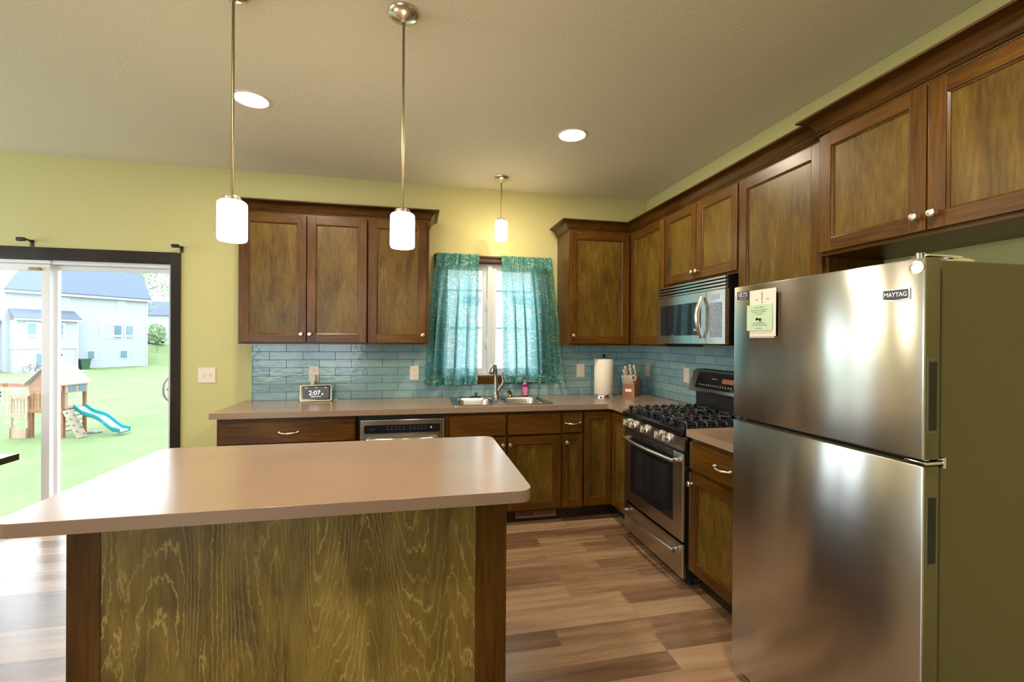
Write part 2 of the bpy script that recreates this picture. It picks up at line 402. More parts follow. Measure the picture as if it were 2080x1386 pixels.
def sweep(mb, path, prof, side=1, mi=0):
    """path of plan points, profile of (out, z); side=+1 puts 'out' to the left of travel"""
    P = [Vector(p) for p in path]; loops = []
    for i, p in enumerate(P):
        d0 = (P[i]-P[i-1]).normalized() if i else (P[1]-P[0]).normalized()
        d1 = (P[i+1]-P[i]).normalized() if i < len(P)-1 else d0
        n0 = Vector((-d0.y, d0.x))*side; n1 = Vector((-d1.y, d1.x))*side; b = (n0+n1).normalized(); k = 1/max(.3, b.dot(n0))
        loops.append([(p.x+b.x*k*o, p.y+b.y*k*o, z) for o, z in prof])
    mb.loft(loops, mi=mi); return mb

# ---------------------------------------------------------------- setting
HC = 2.75; XL, YR = -7.2, -7.2
DX0, DX1, DZ = -5.86, -4.004, 1.99           # sliding door opening
WX0, WX1, WZ0, WZ1 = -1.94, -1.06, 1.09, 2.095
T = .15
struct('floor', MB().box(XL-T, T, YR-T, T+.1, -.12, 0), FLOOR)
c = MB(); c.box(XL-T, T, YR-T, T, HC, HC+.1); struct('ceiling', c, CEIL)
b = MB(); e = .0
b.box(XL, DX0, 0, T, 0, HC); b.box(DX0, DX1, 0, T, DZ, HC); b.box(DX1, WX0, 0, T, 0, HC)
b.box(WX0, WX1, 0, T, 0, WZ0); b.box(WX0, WX1, 0, T, WZ1, HC); b.box(WX1, T, 0, T, 0, HC)
struct('wall_back', b, WALL)
struct('wall_right', MB().box(0, T, YR, 0, 0, HC), WALL)
b = MB(); b.box(XL-T, XL, YR, -3.8, 0, HC).box(XL-T, XL, -.6, T, 0, HC).box(XL-T, XL, -3.8, -.6, 0, .5).box(XL-T, XL, -3.8, -.6, 2.4, HC); struct('wall_left', b, WALL)
b = MB(); b.box(XL-T, -5.8, YR-T, YR, 0, HC).box(-3.4, T, YR-T, YR, 0, HC).box(-5.8, -3.4, YR-T, YR, 0, .5).box(-5.8, -3.4, YR-T, YR, 2.4, HC); struct('wall_rear', b, WALL)
def simple_window(name, x0, x1, y, z0, z1, axis, nmull):
    fr = MB(); 
    def B(mb, a0, a1, d0, d1, zz0, zz1):
        if axis == 'x': mb.box(a0, a1, y+d0, y+d1, zz0, zz1)
        else: mb.box(y+d0, y+d1, a0, a1, zz0, zz1)
    B(fr, x0, x1, 0, .06, z0, z0+.06); B(fr, x0, x1, 0, .06, z1-.06, z1); B(fr, x0, x0+.06, 0, .06, z0+.06, z1-.06); B(fr, x1-.06, x1, 0, .06, z0+.06, z1-.06)
    for k in range(1, nmull):
        xm = x0+(x1-x0)*k/nmull; B(fr, xm-.04, xm+.04, 0, .06, z0+.06, z1-.06)
    o = struct(name, fr, WHITE); g = MB(); B(g, x0+.05, x1-.05, .028, .032, z0+.05, z1-.05); g.build('glass_pane', GLASS, o); return o
simple_window('window_2', -3.8, -.6, XL-.10, .5, 2.4, 'y', 3)
simple_window('window_added_rear', -5.8, -3.4, YR-.10, .5, 2.4, 'x', 2)  # unseen rear window, added and sized for the daylight it lets in
# baseboards
bb = MB(); bb.box(DX1+.07, -3.49, -.014, -.001, 0, .09, .003); struct('baseboard_back', bb, TRIMD)

# sliding glass door ------------------------------------------------
fr = MB(); jx0, jx1 = DX0, DX1
fr.box(jx0, jx1, .02, .14, DZ-.035, DZ).box(jx1-.028, jx1, .02, .14, .03, DZ-.035).box(jx0, jx0+.028, .02, .14, .03, DZ-.035).box(jx0, jx1, .0, .14, .001, .035)
fr.box(jx0+.03, -4.80, .008, .022, DZ-.033, DZ-.010, .003)
door = struct('door_1', fr, WHITE)
def panel(name, x0, x1, y0, y1, z0, z1, st, top, bot):
    p = MB(); p.box(x0, x0+st, y0, y1, z0, z1, .004).box(x1-st, x1, y0, y1, z0, z1, .004).box(x0+st, x1-st, y0, y1, z1-top, z1, .004).box(x0+st, x1-st, y0, y1, z0, z0+bot, .004)
    o = p.build(name, WHITE, door); g = MB(); ym = (y0+y1)/2; g.box(x0+st-.01, x1-st+.01, ym-.003, ym+.003, z0+bot-.01, z1-top+.01); g.build('glass_pane', GLASS, o); return o
sl = panel('sliding_panel', -4.83, jx1-.006, .072, .107, .036, DZ-.036, .036, .034, .05)
fx = panel('fixed_panel', jx0+.006, -4.815, .028, .063, .036, DZ-.036, .052, .05, .05)
h = MB(); h.tube([(-4.045, .068, .915), (-4.055, .035, .935), (-4.066, .022, .97), (-4.068, .018, 1.01), (-4.066, .022, 1.05), (-4.055, .035, 1.085), (-4.045, .068, 1.105)], .0075, 8); h.box(-4.054, -4.036, .060, .074, .90, 1.12, .002); h.box(-4.06, -4.03, .045, .066, 1.0, 1.02, .002)
h.build('door_handle', mat('grey door handle', (.42, .42, .40), .35), door, 40)
hk = MB(); hk.box(-4.93, -4.865, .0, .0275, 1.905, 1.925, .003); hk.build('wood_stop_block', wood('pale wood block', 'x', (.3, .15, .07), (.45, .24, .12), (.55, .32, .18)), door)
tr = MB(); cw = .066
tr.box(DX1, DX1+cw, -.016, -.001, 0, DZ+.082, .003).box(DX0-cw, DX0, -.016, -.001, 0, DZ+.082, .003).box(DX0, DX1, -.016, -.001, DZ, DZ+.082, .003)
tr.box(DX1-.008, DX1, -.001, .02, 0, DZ).box(DX0, DX0+.008, -.001, .02, 0, DZ).box(DX0+.008, DX1-.008, -.001, .02, DZ-.008, DZ)
struct('trim_1', tr, TRIMD)

# kitchen window ------------------------------------------------------
fr = MB(); a0, a1, q0, q1 = WX0, WX1, WZ0, WZ1
fr.box(a0, a1, .03, .13, q0, q0+.025).box(a0, a1, .03, .13, q1-.018, q1).box(a0, a0+.018, .03, .13, q0+.025, q1-.018).box(a1-.018, a1, .03, .13, q0+.025, q1-.018)
fr.box(-1.530, -1.488, .03, .13, q0+.025, q1-.018, .003)
win = struct('window_1', fr, WHITE)
for x0, x1 in ((a0+.018, -1.530), (-1.488, a1-.018)):
    s_ = MB(); st = .042; zz0, zz1 = q0+.026, q1-.019
    s_.box(x0, x0+st, .055, .09, zz0, zz1, .003).box(x1-st, x1, .055, .09, zz0, zz1, .003).box(x0+st, x1-st, .055, .09, zz1-st, zz1, .003).box(x0+st, x1-st, .055, .09, zz0, zz0+st, .003)
    so = s_.build('casement_sash', WHITE, win); g = MB(); g.box(x0+st-.008, x1-st+.008, .069, .074, zz0+st-.008, zz1-st+.008); g.build('glass_pane', GLASS, so)
for zz in (1.38, 1.72):
    l_ = MB(); l_.tube([(-1.535, .05, zz-.035), (-1.538, .040, zz-.01), (-1.534, .036, zz+.03), (-1.532, .044, zz+.055)], [.006, .008, .006, .004], 8); l_.box(-1.545, -1.528, .045, .0545, zz-.04, zz+.01, .002); l_.build('sash_lock', WHITE, win, 40)
tr = MB(); tw = .06
tr.box(a0-tw, a1+tw, -.018, -.001, q1, q1+tw, .003).box(a0-tw, a1+tw, -.018, -.001, q0-.066, q0, .003).box(a0-tw, a0, -.018, -.001, q0, q1, .003).box(a1, a1+tw, -.018, -.001, q0, q1, .003)
tr.box(a0, a1, -.001, .03, q1-.008, q1).box(a0, a0+.008, -.001, .03, q0, q1-.008).box(a1-.008, a1, -.001, .03, q0, q1-.008).box(a0+.008, a1-.008, -.001, .03, q0-.0, q0+.006)
struct('trim_2', tr, WX)

# tile backsplash (one L-shaped field) ---------------------------------
tl = MB(); z0, z1, th = .9145, 1.3715, .009
tl.box(-3.435, a0-tw-.001, -th, -.0005, z0, z1).box(a0-tw-.001, a1+tw+.001, -th, -.0005, z0, q0-.067).box(a1+tw+.001, -.0005, -th, -.0005, z0, z1)
tl.box(-th, -.0005, -2.26, -th, z0, z1)
tag(tl.build('tile_backsplash', TILE), 'glossy blue green subway tile backsplash running along both kitchen walls', 'backsplash')

# ---------------------------------------------------------------- cabinet kit
def MX(x): return x   # readability
def back_map(face): return lambda u, v, w_: (u, face-w_, v)
def right_map(face): return lambda u, v, w_: (face-w_, u, v)
def mbox(mb, M, u0, u1, v0, v1, w0, w1, bev=0, mi=0):
    p, q = M(u0, v0, w0), M(u1, v1, w1); mb.box(p[0], q[0], p[1], q[1], p[2], q[2], bev, mi)
def shaker(M, u0, u1, v0, v1, horiz, rail=.060, parent=None, knob=None, th=.02, railb=None):
    mb = MB(); r = rail; rb = railb or rail
    mbox(mb, M, u0, u0+r, v0, v1, 0, th, .0018, 0); mbox(mb, M, u1-r, u1, v0, v1, 0, th, .0018, 0)
    mbox(mb, M, u0+r, u1-r, v1-r, v1, 0, th-.0004, .0012, 1); mbox(mb, M, u0+r, u1-r, v0, v0+rb, 0, th-.0004, .0012, 1)
    mbox(mb, M, u0+r-.002, u1-r+.002, v0+rb-.002, v1-r+.002, .001, .009, 0, 2)
    iu0, iu1, iv0, iv1 = u0+r, u1-r, v0+rb, v1-r; k = .008
    for A, B in ((( iu0, iv0), (iu1, iv0)), ((iu1, iv0), (iu1, iv1)), ((iu1, iv1), (iu0, iv1)), ((iu0, iv1), (iu0, iv0))):
        def inn(p): return (p[0]+(k if p[0] == iu0 else -k), p[1]+(k if p[1] == iv0 else -k))
        a2, b2 = inn(A), inn(B)
        mb.poly([M(*A, th-.004), M(*B, th-.004), M(*b2, th-.008), M(*a2, th-.008)], 0)
        mb.poly([M(*a2, th-.008), M(*b2, th-.008), M(*b2, .009), M(*a2, .009)], 0)
    o = mb.build('door', [WZ, horiz, WP], parent)
    if knob: knob_at(M, knob[0], knob[1], th, o)
    return o
def knob_at(M, u, v, w0, parent):
    mb = MB(); p0 = Vector(M(u, v, w0)); p1 = Vector(M(u, v, w0+1)); ax = p1-p0
    mb.lathe([(.009, 0), (.0085, .003), (.0055, .006), (.0055, .012), (.011, .016), (.0155, .020), (.0158, .024), (.013, .0275), (.008, .029), (.0065, .0285), (.004, .030)], p0, ax, 20)
    return mb.build('knob', NICKEL, parent, 50)
def pull_at(M, u, v, w0, parent, L=.118):
    mb = MB(); pts = []; rs = []
    for k in range(13):
        t_ = k/12; uu = u+(t_-.5)*L; ww = w0+.006+.022*math.sin(math.pi*t_)**.6; vv = v-.006*math.sin(math.pi*t_)
        pts.append(M(uu, vv, ww)); rs.append(.0045+.0035*math.sin(math.pi*t_)**2+(.0018 if k in (3, 9) else 0))
    mb.tube(pts, rs, 10)
    for sgn in (-.5, .5):
        p0 = Vector(M(u+sgn*L, v, w0)); ax = Vector(M(u+sgn*L, v, w0+1))-p0; mb.lathe([(.0085, 0), (.008, .003), (.005, .006), (.0075, .010), (.006, .014), (.002, .016)], p0, ax, 14)
    return mb.build('pull_handle', NICKEL, parent, 50)
def drawer(M, u0, u1, v0, v1, horiz, parent, pull=True, name='drawer_front'):
    mb = MB(); mbox(mb, M, u0, u1, v0, v1, 0, .014, 0, 0)
    # stepped front edge
    mbox(mb, M, u0+.003, u1-.003, v0+.003, v1-.003, .014, .020, .0025, 0)
    o = mb.build(name, horiz, parent)
    if pull: pull_at(M, (u0+u1)/2, (v0+v1)/2+.0, .020, o)
    return o
def frame_box(M, u0, u1, v0, v1, depth, name='carcass', horiz=WX, parent=None, toe=0, ff=.038, splits=(), hollow=None):
    """carcass behind the face plane (w=0) with a face frame"""
    mb = MB(); mbox(mb, M, u0+.001, u1-.001, v0+toe, v1, -.019, -depth+.001, 0, 0)
    mbox(mb, M, u0+.001, u0+ff, v0+toe, v1, -.019, -.0005, .001, 0); mbox(mb, M, u1-ff, u1-.001, v0+toe, v1, -.019, -.0005, .001, 0)
    mbox(mb, M, u0+ff, u1-ff, v1-.045, v1, -.019, -.0005, 0, 1); mbox(mb, M, u0+ff, u1-ff, v0+toe, v0+toe+.035, -.019, -.0005, 0, 1)
    mbox(mb, M, u0+ff, u1-ff, v0+toe+.035, v1-.045, -.019, -.006, 0, 1)
    if toe: mbox(mb, M, u0+.001, u1-.001, v0, v0+toe, -.060-.003, -depth+.001, 0, 2)
    return mb.build(name, [WZ, horiz, TRIMD], parent)

BF = -.315           # upper face plane (doors stand .02 proud)
Mb = back_map(BF); ZB, ZT = 1.372, 2.350; DV0, DV1 = 1.387, 2.334
# ---- uppers, left run
t = thing('wall_cabinet', 'brown stained two-door wall cabinet behind the pendant lamps, left end of the back wall', 'cabinet', (-2.975, -.16, ZB))
frame_box(Mb, -3.428, -2.521, ZB, ZT, .315, parent=t)
shaker(Mb, -3.412, -2.960, DV0, DV1, WX, parent=t, knob=(-2.990, 1.447)); shaker(Mb, -2.953, -2.526, DV0, DV1, WX, parent=t, knob=(-2.930, 1.447))
t = thing('wall_cabinet', 'brown stained single-door wall cabinet just left of the teal curtains', 'cabinet', (-2.28, -.16, ZB))
frame_box(Mb, -2.519, -2.052, ZB, ZT, .315, parent=t); shaker(Mb, -2.510, -2.075, DV0, DV1, WX, parent=t, knob=(-2.100, 1.447))
PROF = [(0, 2.351), (.010, 2.351), (.013, 2.356), (.010, 2.361), (.014, 2.365), (.018, 2.370), (.022, 2.382), (.032, 2.397), (.046, 2.409), (.058, 2.414), (.062, 2.416), (.074, 2.420), (.076, 2.428), (.0, 2.428)]
mb = MB(); sweep(mb, [(-3.428, -.0015), (-3.428, BF), (-2.052, BF), (-2.052, -.0015)], PROF, side=-1)
tag(mb.build('crown_moulding', CROWN, None, 50), 'dark crown moulding capping the two wall cabinets left of the window', 'moulding')
# ---- corner wall cabinet (two doors meeting in the corner)
Mr = right_map(BF)
t = thing('corner_wall_cabinet', 'brown stained L-shaped corner wall cabinet right of the window, doors on both walls', 'cabinet', (-.3, -.3, ZB))
cb = MB(); pl = [(-.889, -.001), (-.001, -.001), (-.001, -.889), (-.295, -.889), (-.295, -.295), (-.889, -.295)]; cb.slab(pl, ZB, ZT)
cb.box(-.889, -.851, -.296, BF, ZB, ZT, .001).box(-.851, -.337, -.296, BF, ZT-.045, ZT).box(-.851, -.337, -.296, BF, ZB, ZB+.02).box(-.337, -.296, -.296, BF, ZB, ZT)
cb.box(BF, -.296, -.889, -.851, ZB, ZT, .001).box(BF, -.296, -.851, -.316, ZT-.045, ZT).box(BF, -.296, -.851, -.316, ZB, ZB+.02)
cb.build('carcass', WZ, t)
shaker(Mb, -.878, -.340, DV0, DV1, WX, parent=t, knob=(-.850, 1.455)); shaker(Mr, -.884, -.357, DV0, DV1, WY, parent=t)
# ---- microwave cabinet
t = thing('wall_cabinet', 'short brown two-door wall cabinet directly above the microwave', 'cabinet', (-.16, -1.29, 1.815))
frame_box(Mr, -1.682, -.892, 1.815, ZT, .315, parent=t, horiz=WY)
shaker(Mr, -1.280, -.897, 1.830, DV1, WY, parent=t, knob=(-1.258, 1.876), rail=.055); shaker(Mr, -1.676, -1.284, 1.830, DV1, WY, parent=t, knob=(-1.306, 1.876), rail=.055)
# ---- tall door right of microwave
t = thing('wall_cabinet', 'tall single-door wall cabinet between the microwave and the fridge', 'cabinet', (-.16, -1.97, ZB))
frame_box(Mr, -2.254, -1.684, ZB, ZT, .315, parent=t, horiz=WY, ff=.03); shaker(Mr, -2.236, -1.690, DV0, DV1, WY, parent=t, knob=(-1.718, 1.447))
mb = MB(); sweep(mb, [(-.889, -.0015), (-.889, BF), (BF, BF), (BF, -2.2575), (-.358, -2.2575), (-.358, -3.170)], PROF, side=-1)
tag(mb.build('crown_moulding', CROWNY, None, 50), 'long dark crown moulding turning the corner and stepping out over the fridge', 'moulding')
# ---- over the fridge
XF = -.358; Mf = right_map(XF)
t = thing('wall_cabinet', 'wide two-door wall cabinet mounted high over the fridge', 'cabinet', (-.18, -2.72, 1.80))
frame_box(Mf, -3.170, -2.258, 1.800, ZT, .357, parent=t, horiz=WY)
shaker(Mf, -2.698, -2.262, 1.816, DV1, WY, parent=t, knob=(-2.672, 1.868), rail=.056); shaker(Mf, -3.150, -2.704, 1.816, DV1, WY, parent=t, knob=(-2.730, 1.868), rail=.056)
# ---------------------------------------------------------------- base cabinets
FB = -.610; Mbb = back_map(FB); Mrb = right_map(FB); CZ = .8735
t = thing('base_cabinet', 'wide brown base cabinet with long drawer, left end of the counter', 'cabinet', (-3.0, -.3, 0))
frame_box(Mbb, -3.451, -2.56, 0, CZ, .6, parent=t, toe=.1); drawer(Mbb, -3.432, -2.568, .700, .846, WX, t)
shaker(Mbb, -3.432, -3.003, .115, .690, WX, parent=t, knob=(-3.03, .63)); shaker(Mbb, -2.997, -2.568, .115, .690, WX, parent=t, knob=(-2.97, .63))
t = thing('base_cabinet', 'brown sink base cabinet under the double sink, two false drawers and two doors', 'cabinet', (-1.49, -.3, 0))
# open topped carcass so that the sink bowls hang inside
cb = MB(); x0, x1 = -1.940, -1.042
cb.box(x0+.001, x0+.018, -.59, -.002, .1, CZ).box(x1-.018, x1-.001, -.59, -.002, .1, CZ).box(x0+.018, x1-.018, -.59, -.002, .1, .118).box(x0+.018, x1-.018, -.012, -.002, .118, CZ)
cb.box(x0+.001, x0+.038, -.6095, -.5905, .1, CZ).box(x1-.02, x1-.001, -.6095, -.5905, .1, CZ).box(x0+.038, x1-.02, -.6095, -.5905, CZ-.03, CZ).box(x0+.038, x1-.02, -.6095, -.5905, .1, .13).box(x0+.038, x1-.02, -.605, -.5905, .13, CZ-.03)
cb.box(x0+.001, x1-.001, -.547, -.535, 0, .1, 0, 1); cb.build('carcass', [WZ, TRIMD], t)
drawer(Mbb, -1.905, -1.484, .692, .846, WX, t, False, 'false_drawer_front'); drawer(Mbb, -1.470, -1.050, .692, .846, WX, t, False, 'false_drawer_front')
shaker(Mbb, -1.905, -1.484, .118, .680, WX, parent=t, knob=(-1.508, .624)); shaker(Mbb, -1.470, -1.050, .118, .680, WX, parent=t, knob=(-1.452, .624))
t = thing('base_cabinet', 'narrow brown base cabinet with one small drawer over a door', 'cabinet', (-.95, -.3, 0))
frame_box(Mbb, -1.041, -.863, 0, CZ, .6, parent=t, toe=.1, ff=.02); drawer(Mbb, -1.034, -.872, .695, .850, WX, t); t_d = t
shaker(Mbb, -1.034, -.872, .118, .683, WX, parent=t, knob=(-1.004, .624), rail=.045, railb=.06)
for o in [x for x in bpy.data.objects if x.name.startswith('pull_handle')]: pass
t = thing('corner_base_cabinet', 'brown corner base cabinet with two tall hinged doors beside the range', 'cabinet', (-.3, -.3, 0))
cb = MB(); pl = [(-.862, -.002), (-.002, -.002), (-.002, -.908), (-.592, -.908), (-.592, -.592), (-.862, -.592)]; cb.slab(pl, .1, CZ)
cb.slab([(-.862, -.002), (-.002, -.002), (-.002, -.908), (-.535, -.908), (-.535, -.535), (-.862, -.535)], 0, .0995, mi=1)
cb.box(-.862, -.61, -.6095, -.592, CZ-.02, CZ).box(-.6095, -.592, -.908, -.592, CZ-.02, CZ)
cb.box(-.6095, -.592, -.908, -.880, .1, CZ-.02)
cb.build('carcass', [WZ, TRIMD], t)
shaker(Mbb, -.857, -.632, .118, .850, WX, parent=t, rail=.05, railb=.065); shaker(Mrb, -.905, -.634, .118, .850, WY, parent=t, knob=(-.884, .79), rail=.05, railb=.065)
t = thing('base_cabinet', 'brown base cabinet with drawer and door between range and fridge', 'cabinet', (-.3, -1.96, 0))
frame_box(Mrb, -2.262, -1.664, 0, CZ, .6, parent=t, toe=.1, horiz=WY); drawer(Mrb, -2.250, -1.672, .692, .846, WY, t); shaker(Mrb, -2.250, -1.672, .118, .672, WY, parent=t, knob=(-1.697, .612))

# ---------------------------------------------------------------- worktops and island
sx0, sx1, sy0, sy1 = -1.872, -1.088, -.575, -.072
def arc(cx, cy, r, a0, a1, n=8): return [(cx+r*math.cos(math.radians(a0+(a1-a0)*k/n)), cy+r*math.sin(math.radians(a0+(a1-a0)*k/n))) for k in range(n+1)]
mb = MB(); out = [(-3.484, -.0015), (-.0015, -.0015), (-.0015, -.9095), (-.645, -.9095)] + arc(-.675, -.675, .03, 0, 90, 5) + [(-3.484, -.645)]
mb.slab(out, .8745, .914, [rrect(sx0+.012, sx1-.012, sy0+.012, sy1-.012, .04)])
tag(mb.build('countertop', LAM), 'long taupe laminate countertop holding the sink, ending at the range', 'countertop')
mb = MB(); mb.slab([(-.0105, -1.664), (-.0105, -2.262), (-.645, -2.262), (-.645, -1.664)], .8745, .914)
tag(mb.build('countertop', LAM), 'short taupe countertop piece between the range and the fridge', 'countertop')
mb = MB(); ix0, ix1, iy0, iy1 = -3.268, -1.762, -2.512, -1.644
mb.slab(rrect(ix0, ix1, iy0, iy1, .052, 8), .8745, .914)
o = mb.build('island_countertop', LAM); bv = o.modifiers.new('edge', 'BEVEL'); bv.width = .0018; bv.segments = 2; bv.limit_method = 'ANGLE'
tag(o, 'large taupe laminate top with rounded corners on the kitchen island', 'countertop')
bx0, bx1, by0, by1 = -3.134, -1.838, -2.430, -1.70
t = thing('kitchen_island', 'kitchen island body clad in dark olive veneer with brown corner boards', 'kitchen island', (-2.48, -2.06, 0))
mb = MB(); mb.box(bx0+.02, bx1-.02, by0+.008, by1, .0, .8740); mb.build('carcass', WZ, t)
mb = MB(); mb.box(bx0+.085, bx1-.108, by0+.002, by0+.0078, .0, .8735); mb.build('veneer_panel', VENEER, t)['label'] = 'olive veneer with flame grain'
mb = MB(); mb.box(bx0, bx0+.0845, by0, by0+.0078, .0, .8735, .001).box(bx0, bx0+.0195, by0+.0078, by1, 0, .8735); mb.build('corner_board', CROWN if False else WZ, t)
mb = MB(); mb.box(bx1-.1075, bx1, by0, by0+.0078, .0, .8735, .001).box(bx1-.0195, bx1, by0+.0078, by1, 0, .8735); mb.build('corner_board', WZ, t)
mb = MB(); mb.box(bx0+.02, bx1-.02, by1+.0005, by1+.019, .1, .8735).box(bx0+.02, bx1-.02, by1-.06, by1-.0001, 0, .1); mb.build('rear_panel', WZ, t)

# ---------------------------------------------------------------- sink
t = thing('double_sink', 'stainless steel double bowl drop-in sink below the window', 'sink', (-1.48, -.32, .914))
RB = [(-1.835, -1.515), (-1.455, -1.125)]; byy = (-.545, -.150)
mb = MB(); mb.slab(rrect(sx0, sx1, sy0, sy1, .035), .9143, .9185, [rrect(a, b_, *byy, .075) for a, b_ in RB]); mb.build('rim', SINKM, t, 30)
for a, b_ in RB:
    mb = MB(); L = []
    for k, (ins, z) in enumerate(((-.0005, .9183), (.006, .912), (.012, .90), (.02, .80), (.04, .755), (.075, .742))):
        L.append([(*p, z) for p in rrect(a+ins, b_-ins, byy[0]+ins, byy[1]-ins, .075-ins*.3)])
    mb.loft(L, cap0=False, cap1=True); o = mb.build('bowl', SINKM, t, 60, norm=False)
    mb = MB(); cx, cy = (a+b_)/2, sum(byy)/2; mb.lathe([(.042, .7425), (.040, .7445), (.028, .7445), (.024, .743)], (cx, cy, 0), seg=20); mb.build('drain', CHROME, t, 30)
# faucet
fxx, fyy, fz = -1.470, -.112, .9187
t = thing('kitchen_faucet', 'brushed nickel faucet with forked lever standing on the sink rim', 'faucet', (fxx, fyy, fz))
mb = MB(); mb.lathe([(.030, 0), (.030, .004), (.026, .010), (.023, .02), (.021, .05)], (fxx, fyy, fz), seg=20)
mb.tube([(fxx, fyy, fz+.04), (fxx-.001, fyy, fz+.10), (fxx-.003, fyy, fz+.17), (fxx-.006, fyy, fz+.235), (fxx-.012, fyy-.012, fz+.272), (fxx-.026, fyy-.04, fz+.285), (fxx-.038, fyy-.068, fz+.272)], [.021, .019, .016, .015, .015, .015, .017], 14)
mb.build('spout', FAUC, t, 60)
mb = MB(); mb.tube([(fxx-.037, fyy-.066, fz+.273), (fxx-.046, fyy-.085, fz+.255), (fxx-.055, fyy-.102, fz+.228), (fxx-.06, fyy-.11, fz+.212)], [.018, .022, .025, .024], 16); mb.build('spray_head', FAUC, t, 60)
mb = MB(); mb.tube([(fxx+.004, fyy, fz+.04), (fxx+.028, fyy-.002, fz+.075), (fxx+.052, fyy-.004, fz+.105), (fxx+.063, fyy-.004, fz+.135), (fxx+.055, fyy-.003, fz+.165), (fxx+.050, fyy, fz+.195), (fxx+.060, fyy, fz+.215)], [.017, .017, .016, .012, .009, .008, .005], 12); mb.build('lever', FAUC, t, 60)
t = thing('side_sprayer', 'small dark bronze angled side sprayer right of the faucet', 'sprayer', (-1.345, -.11, fz))
mb = MB(); mb.lathe([(.022, 0), (.022, .004), (.015, .010), (.013, .022)], (-1.345, -.11, fz), seg=16); mb.build('base', mat('aged nickel', (.25, .2, .14), .35, 1), t, 40)
mb = MB(); mb.tube([(-1.338, -.112, fz+.018), (-1.352, -.115, fz+.036), (-1.372, -.118, fz+.060), (-1.378, -.119, fz+.068)], [.013, .017, .015, .008], 12); mb.build('spray_head', mat('aged nickel 2', (.22, .18, .13), .3, 1), t, 50)
t = thing('sink_plug', 'black rubber sink strainer plug lying left of the faucet', 'plug', (-1.645, -.105, fz))
mb = MB(); mb.lathe([(.040, 0), (.042, .004), (.040, .009), (.012, .013), (.006, .016), (.006, .026), (.018, .030), (.018, .035), (.004, .037)], (-1.645, -.105, fz+.0003), seg=24); mb.build('rubber_stopper', BLACKM, t, 40)
# soap
t = thing('soap_bottle', 'magenta hand soap bottle with clear pump, on the sink rim by the curtain', 'soap bottle', (-1.215, -.110, fz))
RED = mat('magenta soap in clear bottle', (.26, .010, .085), .12, Coat_Weight=.5)
mb = MB(); L = []
for ins, z in ((.004, 0), (0, .004), (0, .088), (.004, .098), (.013, .106)): L.append([(x, y, fz+.0003+z) for x, y in rrect(-1.244+ins, -1.186-ins, -.135+ins*.6, -.085-ins*.6, .012)])
mb.loft(L); mb.build('bottle', RED, t, 40)
mb = MB(); mb.box(-1.234, -1.196, -.1358, -.1350, fz+.012, fz+.085); mb.build('front_label', mat('pink label', (.70, .25, .38), .5), t)
mb = MB(); mb.lathe([(.013, .106), (.015, .108), (.015, .118), (.006, .120), (.005, .130), (.011, .134), (.011, .142), (.003, .144)], (-1.215, -.110, fz), seg=16); mb.tube([(-1.215, -.11, fz+.138), (-1.225, -.13, fz+.139), (-1.230, -.142, fz+.134)], .0045, 8); mb.build('pump', mat('translucent pump', (.62, .45, .42), .3), t, 40)

# ---------------------------------------------------------------- curtains and rod
def curtain(name, label, xt0, xt1, xb0, xb1, zt, zb, seed):
    rnd = random.Random(seed); NU, NV = 150, 44; bm = bmesh.new(); uvl = bm.loops.layers.uv.new('UVMap'); G = []
    ph = [rnd.uniform(0, 6.28) for _ in range(6)]; W = (xb1-xb0)*1.35
    for j in range(NV+1):
        v = j/NV; z = zt+(zb-zt)*v; row = []; hdr = (zt-z) < .05
        for i in range(NU+1):
            u = i/NU; uu = u+.012*math.sin(u*17+ph[5])
            flare = v**.8
            x = (xt0+(xt1-xt0)*uu)*(1-flare)+(xb0+(xb1-xb0)*uu)*flare
            tight = .006*math.sin(u*2*math.pi*23+ph[0])*max(0, 1-v*3.2)
            a = .030+.030*min(1, v*1.6)
            fold = a*(math.sin(u*2*math.pi*5.2+ph[1]+.5*math.sin(v*2.2+ph[4]))*.62+math.sin(u*2*math.pi*9.3+ph[2])*.33*(1-.4*v))*min(1, .25+v*1.4)
            x += (.024*math.sin(u*2*math.pi*5.2+ph[3]+.6*math.sin(v*2.0+ph[1]))+.007*math.sin(u*2*math.pi*12.3+ph[0]))*min(1, .15+v*1.6)*min(1, u*8, (1-u)*8)
            y = -.052+tight+fold-.012*v
            if abs(z-(zt-.022)) < .02: y -= .004
            zz = z+(.004*math.sin(u*2*math.pi*23+ph[0]+1.2) if j == 0 else 0)+(.004*math.sin(u*31+ph[2]) if j == NV else 0)
            row.append(bm.verts.new((x, min(y, -.024), zz)))
        G.append(row)
    for j in range(NV):
        for i in range(NU):
            f = bm.faces.new((G[j][i], G[j][i+1], G[j+1][i+1], G[j+1][i])); f.smooth = True
            for lp, (a_, b_) in zip(f.loops, ((i, j), (i+1, j), (i+1, j+1), (i, j+1))): lp[uvl].uv = (a_/NU*W, (1-b_/NV)*(zt-zb))
    me = bpy.data.meshes.new(name); bm.to_mesh(me); bm.free(); me.materials.append(CURT); o = bpy.data.objects.new(name, me); COL.objects.link(o)
    return tag(o, label, 'curtain')
curtain('window_curtain', 'sheer teal floral curtain over the left half of the kitchen window', -1.985, -1.612, -2.085, -1.628, 2.158, 1.028, 3)
curtain('window_curtain', 'sheer teal floral curtain over the right half of the kitchen window', -1.418, -.968, -1.402, -.858, 2.155, 1.033, 11)
t = thing('curtain_rod', 'thin dark curtain rod spanning the kitchen window', 'curtain rod', (-1.48, -.025, 2.136))
mb = MB(); mb.tube([(-1.995, -.0235, 2.136), (-.955, -.0235, 2.136)], .0045, 8); mb.build('rod', TRIMD, t, 40)
for x in (-1.99, -.96):
    mb = MB(); mb.box(x-.004, x+.004, -.023, -.0005, 2.128, 2.144); mb.build('bracket', TRIMD, t)
